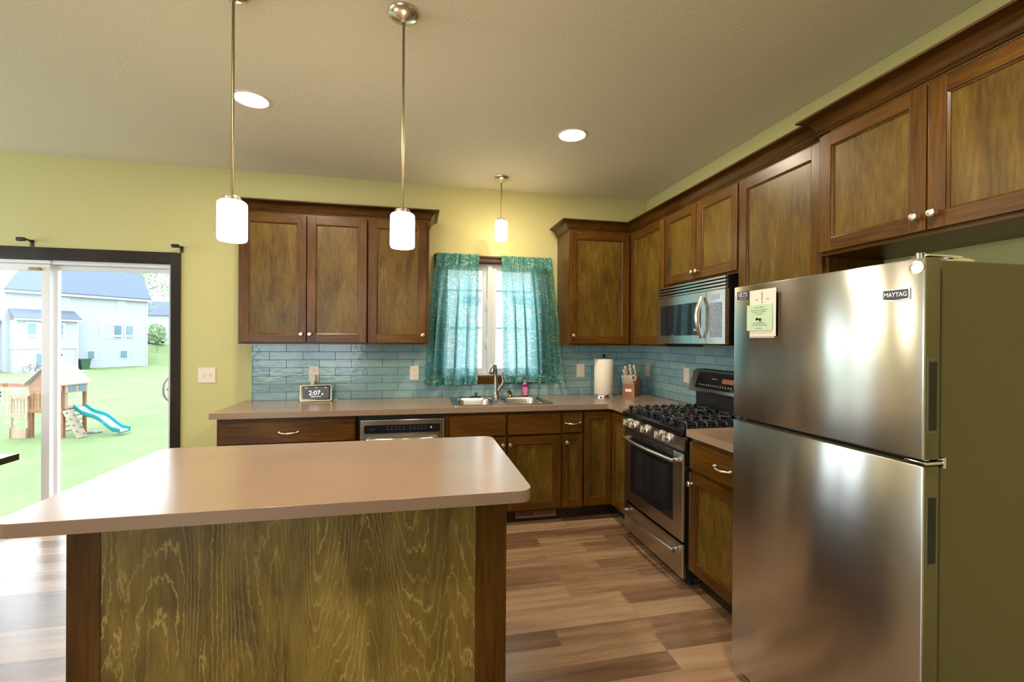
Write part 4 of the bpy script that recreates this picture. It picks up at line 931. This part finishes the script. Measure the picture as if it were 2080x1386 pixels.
DL = ((-3.060, -1.190, 'lit round recessed ceiling light beside the left pendant rod'), (-1.165, -1.168, 'lit round recessed ceiling light above the sink area, right of the pendants'), (-1.165, -3.05, 'added unseen ceiling light in front of the fridge, brightening the room'), (-3.06, -3.05, 'added unseen ceiling light behind the island, brightening the room'), (-5.4, -3.6, 'added unseen ceiling light over the dining side, brightening the room'))  # last three are unseen lights added to brighten the room
for x, y, lb in DL:
    t = thing('recessed_light', lb, 'ceiling light', (x, y, HC), 'recessed ceiling lights')
    mb = MB(); mb.lathe([(.100, -.0005), (.099, -.004), (.090, -.006), (.084, -.003), (.083, -.0005)], (x, y, HC), seg=36, cap=False); mb.build('trim_ring', mat('white trim ring', (.75, .7, .6), .4), t, 50)
    mb = MB(); mb.lathe([(.083, -.0006), (.083, -.0020), (.004, -.0025)], (x, y, HC), seg=32); mb.build('lens', LENS, t)
    light('downlight_lamp', 'AREA', (x, y, HC-.008), 20, (1, .86, .66), shape='DISK', size=.15)

# ---------------------------------------------------------------- floor register
t = thing('floor_register', 'pinkish brown vent register set in the toe kick under the sink', 'vent', (-1.225, -.548, .068))
RG = mat('tan painted metal', (.30, .17, .11), .5)
mb = MB(); mb.box(-1.388, -1.062, -.5535, -.5475, .028, .110, .001); mb.build('frame', RG, t)
mb = MB()
for k in range(13): mb.box(-1.372+k*.0105, -1.367+k*.0105, -.5545, -.5537, .044, .094)
for k in range(13): mb.box(-1.218+k*.0105, -1.2155+k*.0105, -.5545, -.5537, .044, .094)
mb.build('slots', mat('dark vent slot', (.03, .01, .01), .6), t)

# ---------------------------------------------------------------- dining table corner and chair at the left
DARKW = wood('espresso table wood', 'x', (.010, .006, .004), (.018, .010, .006), (.03, .018, .010), .12)
t = thing('dining_table', 'dark espresso dining table, its corner showing by the glass door', 'table', (-4.9, -1.25, 0))
mb = MB(); mb.box(-5.75, -4.39, -1.72, -.825, .703, .74, .003); mb.build('table_top', DARKW, t)
mb = MB(); mb.box(-5.66, -4.53, -1.64, -.92, .62, .7025); mb.build('apron', DARKW, t)
for x in (-5.64, -4.56):
    for y in (-1.62, -.94): mb = MB(); mb.box(x-.035, x+.035, y-.035, y+.035, 0, .6195, .003); mb.build('leg', DARKW, t)
t = thing('dining_chair', 'dark wooden dining chair with turned post top left of the glass door', 'chair', (-4.9, -.55, 0))
cxx, cyy = -5.118, -.50
for sx in (-.2, .2):
    mb = MB(); mb.tube([(cxx+sx, cyy+.18, 0), (cxx+sx, cyy+.17, .45), (cxx+sx, cyy+.20, .75), (cxx+sx, cyy+.235, .98), (cxx+sx, cyy+.240, 1.0)], [.017, .02, .019, .017, .010], 10); mb.lathe([(.008, 0), (.018, .006), (.018, .016), (.011, .022), (.017, .032), (.014, .046), (.003, .052)], (cxx+sx, cyy+.240, 1.0), seg=12); mb.build('back_post', DARKW, t, 50)
    mb = MB(); mb.tube([(cxx+sx, cyy-.2, 0), (cxx+sx, cyy-.2, .43)], .018, 10); mb.build('leg', DARKW, t, 50)
mb = MB(); mb.box(cxx-.22, cxx+.22, cyy-.22, cyy+.16, .431, .465, .008); mb.build('seat', DARKW, t)
for z in (.60, .74, .90): mb = MB(); mb.box(cxx-.185, cxx+.185, cyy+.19+(z-.6)*.12, cyy+.205+(z-.6)*.12, z, z+.06, .003); mb.build('back_slat', DARKW, t)

# ================================================================ OUTDOORS
GZ = -2.8
A = Vector((-48.444, 58.979, 0)); HD = Vector((.588, .809, 0)); HN = Vector((.809, -.588, 0))
def gh(x, y):
    p = Vector((x, y, 0)); back = -(p-A).dot(HN); s_ = (p-A).dot(HD)
    k = max(0, min(1, (back+1)/14)); k = k*k*(3-2*k)
    if s_ < 14.2: k *= 1
    far = max(0, (p-Vector((0, 0, 0))).length-95)*.03
    return GZ+3.4*k+min(far, 3)+.10*math.sin(x*.13)*math.sin(y*.11+1)
mb = MB(); bm_ = mb.bm; NX, NY = 70, 90; V = []
xs = [-120+210*i/NX for i in range(NX+1)]; ys = [.9+170*(j/NY)**1.5 for j in range(NY+1)]
for y in ys: V.append([bm_.verts.new((x, y, gh(x, y) if y > 2 else GZ)) for x in xs])
for j in range(NY):
    for i in range(NX): bm_.faces.new((V[j][i], V[j][i+1], V[j+1][i+1], V[j+1][i]))
lawn = mb.build('ground', GRASS, None, 60); lawn['kind'] = 'structure'
# our own house wall below the door
mb = MB(); mb.box(XL-T, T, .101, T+.12, GZ-.3, -.1205); struct('wall_foundation', mb, CONC)

def HP(s_, off, z): p = A+HD*s_+HN*off; return Vector((p.x, p.y, z))
def hbox(mb, s0, s1, o0, o1, z0, z1, mi=0):
    mb.hexa([HP(s0, o0, z0), HP(s1, o0, z0), HP(s1, o1, z0), HP(s0, o1, z0), HP(s0, o0, z1), HP(s1, o0, z1), HP(s1, o1, z1), HP(s0, o1, z1)], mi)
t = thing('house', 'big pale grey two-storey house with blue roof behind the lawn, seen through the glass door', 'house', HP(7, 0, GZ))
mb = MB(); hbox(mb, 0, 14.24, -9.5, 0, GZ-1, 6.52); mb.build('wall', SID, t)
mb = MB(); hbox(mb, .36, 5.92, .01, 1.5, -.04, 3.30); hbox(mb, .42, 5.86, .01, 1.40, GZ-.6, -.05); hbox(mb, 5.80, 5.95, 1.35, 1.52, GZ-.2, 3.3, 1); hbox(mb, .33, .47, 1.35, 1.52, GZ-.2, 3.3, 1); mb.build('bay', [SID, WTRIM], t)
mb = MB(); hbox(mb, -5.0, -.01, -8, -1.2, GZ-.5, 3.1); mb.build('wing', SID, t)
mb = MB(); L = [HP(-5.3, -.8, 3.0), HP(.02, -.8, 3.0), HP(.02, -4.6, 5.2), HP(-5.3, -4.6, 5.2)]; mb.hexa(L+[v+Vector((0, 0, .18)) for v in L]); mb.build('wing_roof', ROOF, t)
mb = MB(); e0, e1, oe = -.28, 14.55, .5; zr = 11.4
L0 = [HP(e0, oe, 6.72), HP(e1, oe, 6.72), HP(e1+1.2, -4.9, zr), HP(e0+4.0, -4.9, zr)]; mb.hexa(L0+[v+Vector((0, 0, .22)) for v in L0])
L1 = [HP(e0+4.0, -4.9, zr), HP(e1+1.2, -4.9, zr), HP(e1, -10, 6.72), HP(e0+4.0, -10, 6.72)]; mb.hexa(L1+[v+Vector((0, 0, .22)) for v in L1]); mb.build('roof', ROOF, t)
mb = MB(); hbox(mb, e0, e1, .38, .62, 6.50, 6.74); hbox(mb, e0, e1, -.1, .40, 6.50, 6.56); mb.build('fascia', WTRIM, t)
mb = MB(); L = [HP(.15, 1.95, 3.50), HP(6.15, 1.95, 3.50), HP(6.15, .02, 4.55), HP(.25, .02, 4.55)]; mb.hexa(L+[v+Vector((0, 0, .12)) for v in L]); mb.build('bay_roof', ROOF, t)
mb = MB(); hbox(mb, .1, 6.2, 1.85, 2.02, 3.30, 3.52); hbox(mb, 14.16, 14.32, -.08, .06, GZ-.2, 6.5); mb.build('white_trim', WTRIM, t)
def hwin(s0, s1, z0, z1, off, pane, fr_=.17, split=None):
    mb = MB(); hbox(mb, s0-fr_, s1+fr_, off+.01, off+.05, z0-fr_, z1+fr_); o = mb.build('window', WTRIM, t)
    mb = MB(); hbox(mb, s0, s1, off+.055, off+.07, z0, z1); mb.build('pane', pane, o)
for s0, s1, p_ in ((9.02, 9.85, OUTWIN2), (10.35, 11.17, OUTWIN), (11.69, 12.53, OUTWIN)): hwin(s0, s1, 1.72, 3.0, 0, p_, .22); hwin(s0, s1, 1.24, 1.46, 0, p_, .10)
for s0, s1, p_ in ((7.52, 8.20, OUTWIN), (8.42, 9.12, OUTWIN2), (11.07, 11.84, OUTWIN), (12.04, 12.75, OUTWIN2)): hwin(s0, s1, -1.46, -.45, 0, p_, .12)
for s0, s1 in ((4.92, 5.61), (10.87, 11.59)): hwin(s0, s1, 5.25, 6.25, 0, OUTWIN2, .14)
for s0, s1 in ((1.34, 2.08), (3.77, 4.51)): hwin(s0, s1, 1.69, 2.93, 1.5, OUTWIN, .2); hwin(s0, s1, 1.2, 1.39, 1.5, OUTWIN, .10)
mb = MB(); hbox(mb, 2.0, 3.95, 1.41, 1.46, -2.6, -.45); pd = mb.build('patio_door', WTRIM, t)
mb = MB(); hbox(mb, 2.12, 2.9, 1.47, 1.48, -2.45, -.6); hbox(mb, 3.75, 3.85, 1.47, 1.49, -2.3, -1.1); mb.build('pane', OUTWIN, pd)
mb = MB(); mb.tube([HP(6.15, .2, 3.2), HP(6.15, .12, -1.6), HP(6.5, .5, -2.65)], .07, 8); mb.build('downspout', WTRIM, t)
mb = MB(); hbox(mb, 4.25, 4.45, 1.41, 1.5, -.9, -.7); mb.build('porch_lamp', BLACKM, t)
mb = MB(); hbox(mb, .9, 5.7, 1.6, 5.0, GZ-.3, -2.70); tag(mb.build('patio_slab', CONC), 'concrete patio slab in front of the grey house', 'patio')
t = thing('trash_bin', 'green wheeled trash bin against the grey house wall', 'trash bin', HP(6.9, .9, gh(*HP(6.9, .9, 0).xy)))
gz = gh(*HP(6.9, .9, 0).xy)
mb = MB(); mb.hexa([HP(6.45, .6, gz), HP(7.2, .6, gz), HP(7.2, 1.2, gz), HP(6.45, 1.2, gz), HP(6.3, .5, gz+1.25), HP(7.35, .5, gz+1.25), HP(7.35, 1.3, gz+1.25), HP(6.3, 1.3, gz+1.25)]); mb.build('bin', GREENP, t)
mb = MB(); hbox(mb, 6.22, 7.43, .45, 1.38, gz+1.26, gz+1.36); mb.build('lid', GREENP, t)
# bicycles
def bicycle(s0, off, label, col):
    z0 = -2.695; r = .33; t = thing('bicycle', label, 'bicycle', HP(s0, off, z0), 'bicycles on the patio')
    M_ = mat('bicycle '+label[:8], col, .4)
    for ds in (0, 1.05):
        mb = MB(); mb.tube([HP(s0+ds+r*math.cos(a*math.pi/12), off, z0+r+r*math.sin(a*math.pi/12)) for a in range(25)], .03, 6); mb.build('wheel', BLACKM, t)
    mb = MB()
    for a, b_ in (((0, .33), (.3, .75)), ((.3, .75), (.85, .78)), ((.42, .33), (.3, .85)), ((.42, .33), (.85, .70)), ((.42, .33), (0, .33)), ((1.05, .33), (.83, .95))): mb.tube([HP(s0+a[0], off, z0+a[1]), HP(s0+b_[0], off, z0+b_[1])], .022, 6)
    mb.build('frame', M_, t); mb = MB(); mb.tube([HP(s0+.83, off-.25, z0+.98), HP(s0+.83, off+.25, z0+.98)], .02, 6); mb.build('handlebar', BLACKM, t)
    mb = MB(); hbox(mb, s0+.18, s0+.42, off-.07, off+.07, z0+.84, z0+.90); mb.build('saddle', BLACKM, t)
bicycle(1.0, 2.3, 'dark bicycle parked on the neighbour patio', (.05, .05, .06)); bicycle(1.9, 2.9, 'pale bicycle leaning in front of the dark one', (.5, .5, .52))

# far houses, car, trees
def far_house(name, label, x, y, w_, d_, z0, h_, roofh, rz):
    t = thing(name, label, 'house', (x, y, z0)); ca_, sa_ = math.cos(rz), math.sin(rz)
    def Q(u, v, z): return Vector((x+u*ca_-v*sa_, y+u*sa_+v*ca_, z))
    mb = MB(); mb.hexa([Q(-w_/2, -d_/2, z0-2), Q(w_/2, -d_/2, z0-2), Q(w_/2, d_/2, z0-2), Q(-w_/2, d_/2, z0-2), Q(-w_/2, -d_/2, z0+h_), Q(w_/2, -d_/2, z0+h_), Q(w_/2, d_/2, z0+h_), Q(-w_/2, d_/2, z0+h_)]); mb.build('wall', SIDW, t)
    mb = MB(); o_ = .4
    mb.loft([[Q(-w_/2-o_, -d_/2-o_, z0+h_-.1), Q(-w_/2-o_, 0, z0+h_+roofh), Q(-w_/2-o_, d_/2+o_, z0+h_-.1)], [Q(w_/2+o_, -d_/2-o_, z0+h_-.1), Q(w_/2+o_, 0, z0+h_+roofh), Q(w_/2+o_, d_/2+o_, z0+h_-.1)]]); mb.build('roof', ROOF, t)
    for u in (-.3, .1, .32):
        mb = MB(); mb.hexa([Q(w_*u-.5, -d_/2-.05, z0+h_*.55), Q(w_*u+.5, -d_/2-.05, z0+h_*.55), Q(w_*u+.5, -d_/2-.01, z0+h_*.55), Q(w_*u-.5, -d_/2-.01, z0+h_*.55), Q(w_*u-.5, -d_/2-.05, z0+h_*.8), Q(w_*u+.5, -d_/2-.05, z0+h_*.8), Q(w_*u+.5, -d_/2-.01, z0+h_*.8), Q(w_*u-.5, -d_/2-.01, z0+h_*.8)]); mb.build('window', OUTWIN2, t)
far_house('house', 'white house with grey roof far behind, right of the big grey house', -55, 112, 13, 9, .3, 6.0, 3.2, .1)
far_house('house', 'pale house farthest right on the hill seen through the glass door', -46, 128, 12, 9, .5, 5.5, 3, -.1)
def tree(name, label, x, y, z0, h_, cr, n, trunk, leafm, seed, cat='tree', ls=.35):
    rnd = random.Random(seed); t = thing(name, label, cat, (x, y, z0)); mb = MB(); mb.tube([(x, y, z0-.3), (x+.05, y, z0+h_*.4), (x, y, z0+h_*.8)], [trunk, trunk*.7, trunk*.25], 8)
    for k in range(7): a = rnd.uniform(0, 6.28); zb = z0+h_*rnd.uniform(.35, .7); mb.tube([(x, y, zb), (x+cr*.7*math.cos(a), y+cr*.7*math.sin(a), zb+cr*.5)], [trunk*.3, trunk*.08], 5)
    mb.build('trunk', BARK, t); mb = MB(); zc = z0+h_*.68; rz_ = h_*.36
    for k in range(n):
        while 1:
            p = Vector((rnd.uniform(-1, 1), rnd.uniform(-1, 1), rnd.uniform(-1, 1)))
            if p.length < 1: break
        if noise.noise(p*2.3+Vector((seed, 0, 0))) < -.12: continue
        c_ = Vector((x+p.x*cr, y+p.y*cr, zc+p.z*rz_)); a = Vector((rnd.gauss(0, 1), rnd.gauss(0, 1), rnd.gauss(0, 1))).normalized(); b_ = a.orthogonal().normalized(); s_ = ls*rnd.uniform(.6, 1.3)
        mb.poly([c_-a*s_*.5, c_+b_*s_*.3, c_+a*s_*.5, c_-b_*s_*.3])
    mb.build('foliage', leafm, t, norm=False)
tree('young_tree', 'small young tree on the hill right of the grey house', -36.8, 66.5, -.4, 3.6, 1.1, 1300, .05, LEAF, 2, ls=.22)
tree('large_tree', 'tall airy tree above the far roofs right of the grey house', -52, 92, .4, 17, 4.6, 6000, .25, LEAF_HAZE, 5, ls=.36)
tree('large_tree', 'tree peeking out at the far left behind the grey house', -74, 78, .4, 9, 4.5, 4000, .25, LEAF_HAZE, 9, ls=.36)
t = thing('car', 'dark car parked on the far street right of the grey house', 'car', (-45.3, 82.3, .5))
cxx, cyy = -45.3, 82.3; cz = gh(cxx, cyy)
mb = MB(); pr = [(-2.1, .25), (-2.15, .7), (-1.7, .95), (-1.1, 1.0), (-.6, 1.4), (.9, 1.42), (1.6, 1.0), (2.1, .9), (2.15, .3)]
mb.loft([[(cxx+u*.95, cyy+v-u*.2, cz+z) for u, z in pr] for v in (-.85, .85)]); mb.build('body', mat('dark car paint', (.08, .09, .10), .4), t)
for du in (-1.35, 1.35):
    for dv in (-.8, .8): mb = MB(); mb.cyl((cxx+du*.95, cyy+dv-.1-du*.2, cz+.32), (cxx+du*.95, cyy+dv+.1-du*.2, cz+.32), .32, seg=14); mb.build('wheel', BLACKM, t)
# neighbour on the other side, seen in the kitchen window gap
t = thing('house', 'white sided neighbour house close behind the kitchen window', 'house', (0, 14, GZ))
mb = MB(); mb.box(-5.5, 9.5, 14, 22, GZ-.5, 6.8); mb.build('wall', siding('bright white lap siding', (.80, .81, .83), .17), t)
mb = MB(); mb.loft([[(x, 13.4, 6.8), (x, 18, 9.0), (x, 22.6, 6.8)] for x in (-6.0, 10.0)]); mb.build('roof', ROOF, t)
for z in (1.86, 3.35): mb = MB(); mb.box(-5.5, 9.5, 13.9, 13.995, z, z+.045); mb.build('trim_board', ROOF, t)
for x in (-.45, 1.6): mb = MB(); mb.box(x, x+.9, 13.93, 13.99, 2.8, 3.2); o = mb.build('window', WTRIM, t); mb = MB(); mb.box(x+.08, x+.82, 13.9, 13.925, 2.88, 3.12); mb.build('pane', OUTWIN, o)

# play set --------------------------------------------------------------
def bpz(u, v, z):
    d = F+R2*((u-1040)/FPX)-U2*((v-693)/FPX); k = (z-CAM.z)/d.z; return CAM+d*k
PU = Vector((.978, -.207, 0)); PD = Vector((.207, .978, 0)); N = Vector((-16.55, 18.35, GZ)); N.z = gh(N.x, N.y)
def P(u, d, z): q = N+PU*u+PD*d; return Vector((q.x, q.y, q.z+z))
def pbox(mb, u0, u1, d0, d1, z0, z1, mi=0): mb.hexa([P(u0, d0, z0), P(u1, d0, z0), P(u1, d1, z0), P(u0, d1, z0), P(u0, d0, z1), P(u1, d0, z1), P(u1, d1, z1), P(u0, d1, z1)], mi)
t = thing('play_set', 'cedar swing set tower with teal slide on the lawn', 'play set', tuple(N))
Wt, Dt = 1.30, .95
for u in (-Wt, -.0):
    for d in (0, Dt): mb = MB(); pbox(mb, u-.05, u+.05, d-.05, d+.05, 0, 2.25); mb.build('post', CEDAR, t)
mb = MB(); pbox(mb, -Wt-.05, .05, -.05, Dt+.05, 1.15, 1.22); mb.build('deck', CEDAR, t)
mb = MB()
for k in range(9): pbox(mb, -Wt+.04+k*.145, -Wt+.14+k*.145, -.07, -.05, .95+.25, 2.05)
pbox(mb, -Wt-.05, .05, -.09, -.05, 1.95, 2.2); pbox(mb, -Wt-.05, .05, -.09, -.05, 1.05, 1.22); mb.build('front_wall', CEDAR, t)
mb = MB(); pbox(mb, .05, .12, 0, Dt, 1.86, 2.25); pbox(mb, .05, .08, 0, .12, 1.2, 1.9); wb_ = mb.build('window_box', [PALEW], t)
for d in (.12, .55): mb = MB(); pbox(mb, .12, .14, d, d+.3, 1.92, 2.18); mb.build('window', OUTWIN, wb_)
mb = MB(); um = -Wt/2; rh = 2.95; ov = .18
for k in range(6):
    a0 = k/6; a1 = (k+1)/6-.012
    for sgn in (-1, 1):
        he = Wt/2+ov
        uA, uB = um+sgn*he*(1-a0), um+sgn*he*(1-a1); zA, zB = 2.2+(rh-2.2)*a0, 2.2+(rh-2.2)*a1
        mb.hexa([P(uA, -.22, zA), P(uB, -.22, zB), P(uB, Dt+.2, zB), P(uA, Dt+.2, zA), P(uA, -.22, zA+.04), P(uB, -.22, zB+.04), P(uB, Dt+.2, zB+.04), P(uA, Dt+.2, zA+.04)])
mb.build('roof_boards', PALEW, t)
mb = MB(); mb.hexa([P(-Wt, -.10, 2.2), P(0, -.10, 2.2), P(0, -.06, 2.2), P(-Wt, -.06, 2.2), P(um-.06, -.10, 2.84), P(um+.06, -.10, 2.84), P(um+.06, -.06, 2.84), P(um-.06, -.06, 2.84)]); mb.build('gable', CEDAR, t)
# slide
mb = MB(); L = []; d0, d1 = .42, .90
for k in range(15):
    q = k/14; u = .06+1.95*q; z = 1.18-1.05*(q+.06*math.sin(q*2*math.pi*1.5)) if q < .9 else .24-.9*(q-.9)
    z = max(z, .14); L.append([P(u, d0-.06, z+.02), P(u, d0-.05, z+.17), P(u, d0, z+.17), P(u, d0+.02, z+.02), P(u, d1-.02, z+.02), P(u, d1, z+.17), P(u, d1+.05, z+.17), P(u, d1+.06, z+.02), P(u, d1+.02, z-.03), P(u, d0-.02, z-.03)])
mb.loft(L); sl_ = mb.build('slide', TEAL, t, 50)
mb = MB(); mb.loft([[lp[3]+Vector((0, 0, .004)), lp[4]+Vector((0, 0, .004)), lp[4]+Vector((0, 0, .012)), lp[3]+Vector((0, 0, .012))] for lp in L]); mb.build('slide_bed', TEALL, sl_)
mb = MB(); mb.hexa([P(.06, -.10, 1.1), P(.10, -.10, 1.16), P(.10, .32, 1.16), P(.06, .32, 1.1), P(.68, -.10, 0), P(.74, -.10, .02), P(.74, .32, .02), P(.68, .32, 0)]); cw_ = mb.build('climbing_wall', PALEW, t)
mb = MB()
for k in range(8): q = .1+k*.11; mb.lathe([(.05, 0), (.035, .04), (.005, .055)], P(.10+.64*q, -.02+(k % 2)*.24, 1.16-1.14*q), PU+Vector((0, 0, .5)), 8)
mb.build('climbing_holds', mat('green holds', (.05, .2, .16), .5), cw_)
mb = MB()
for k in range(5): pbox(mb, -.02, .02, .0, Dt, .25+k*.2, .28+k*.2)
mb.build('ladder_rungs', CEDAR, t)
mb = MB()
for u in (-2.05, -1.38):
    for d in (-.1,): pbox(mb, u-.04, u+.04, d-.04, d+.04, 0, 1.75)
pbox(mb, -2.09, -1.34, -.13, -.08, 1.62, 1.75); pbox(mb, -2.09, -1.34, -.13, -.08, .85, 1.05); pbox(mb, -2.09, -1.34, -.14, -.08, 0, .42)
for k in range(5): pbox(mb, -2.0+k*.14, -1.93+k*.14, -.12, -.09, 1.05, 1.65)
mb.build('side_rail', PALEW, t)
mb = MB(); mb.hexa([P(-5.2, .5, 2.08), P(-1.3, .5, 2.04), P(-1.3, .62, 2.04), P(-5.2, .62, 2.08), P(-5.2, .5, 2.24), P(-1.3, .5, 2.20), P(-1.3, .62, 2.20), P(-5.2, .62, 2.24)]); mb.build('swing_beam', CEDAR, t)
for d in (-.5, 1.6): mb = MB(); mb.tube([P(-5.1, .56, 2.15), P(-5.1, d, 0)], .06, 6); mb.build('beam_leg', CEDAR, t)
for u in (-2.75, -3.9):
    mb = MB(); mb.tube([P(u-.22, .56, 2.06), P(u-.22, .56, .55)], .012, 5).tube([P(u+.22, .56, 2.06), P(u+.22, .56, .55)], .012, 5); pbox(mb, u-.25, u+.25, .45, .68, .50, .54); mb.build('swing', mat('yellow swing', (.65, .6, .3), .5), t)
t = thing('lawn_stones', 'cluster of small landscaping stones under the slide', 'stones', tuple(P(.2, 1.0, 0)))
mb = MB(); rnd = random.Random(4)
for k in range(10):
    c_ = P(.1+rnd.random()*.5, .9+rnd.random()*.25, .05); mb.lathe([(.03, -.04), (.07, 0), (.05, .05), (.01, .07)], c_, (rnd.uniform(-.3, .3), rnd.uniform(-.3, .3), 1), 6)
mb.build('stone_pile', mat('grey stone', (.3, .3, .3), .8), t)['kind'] = 'stuff'
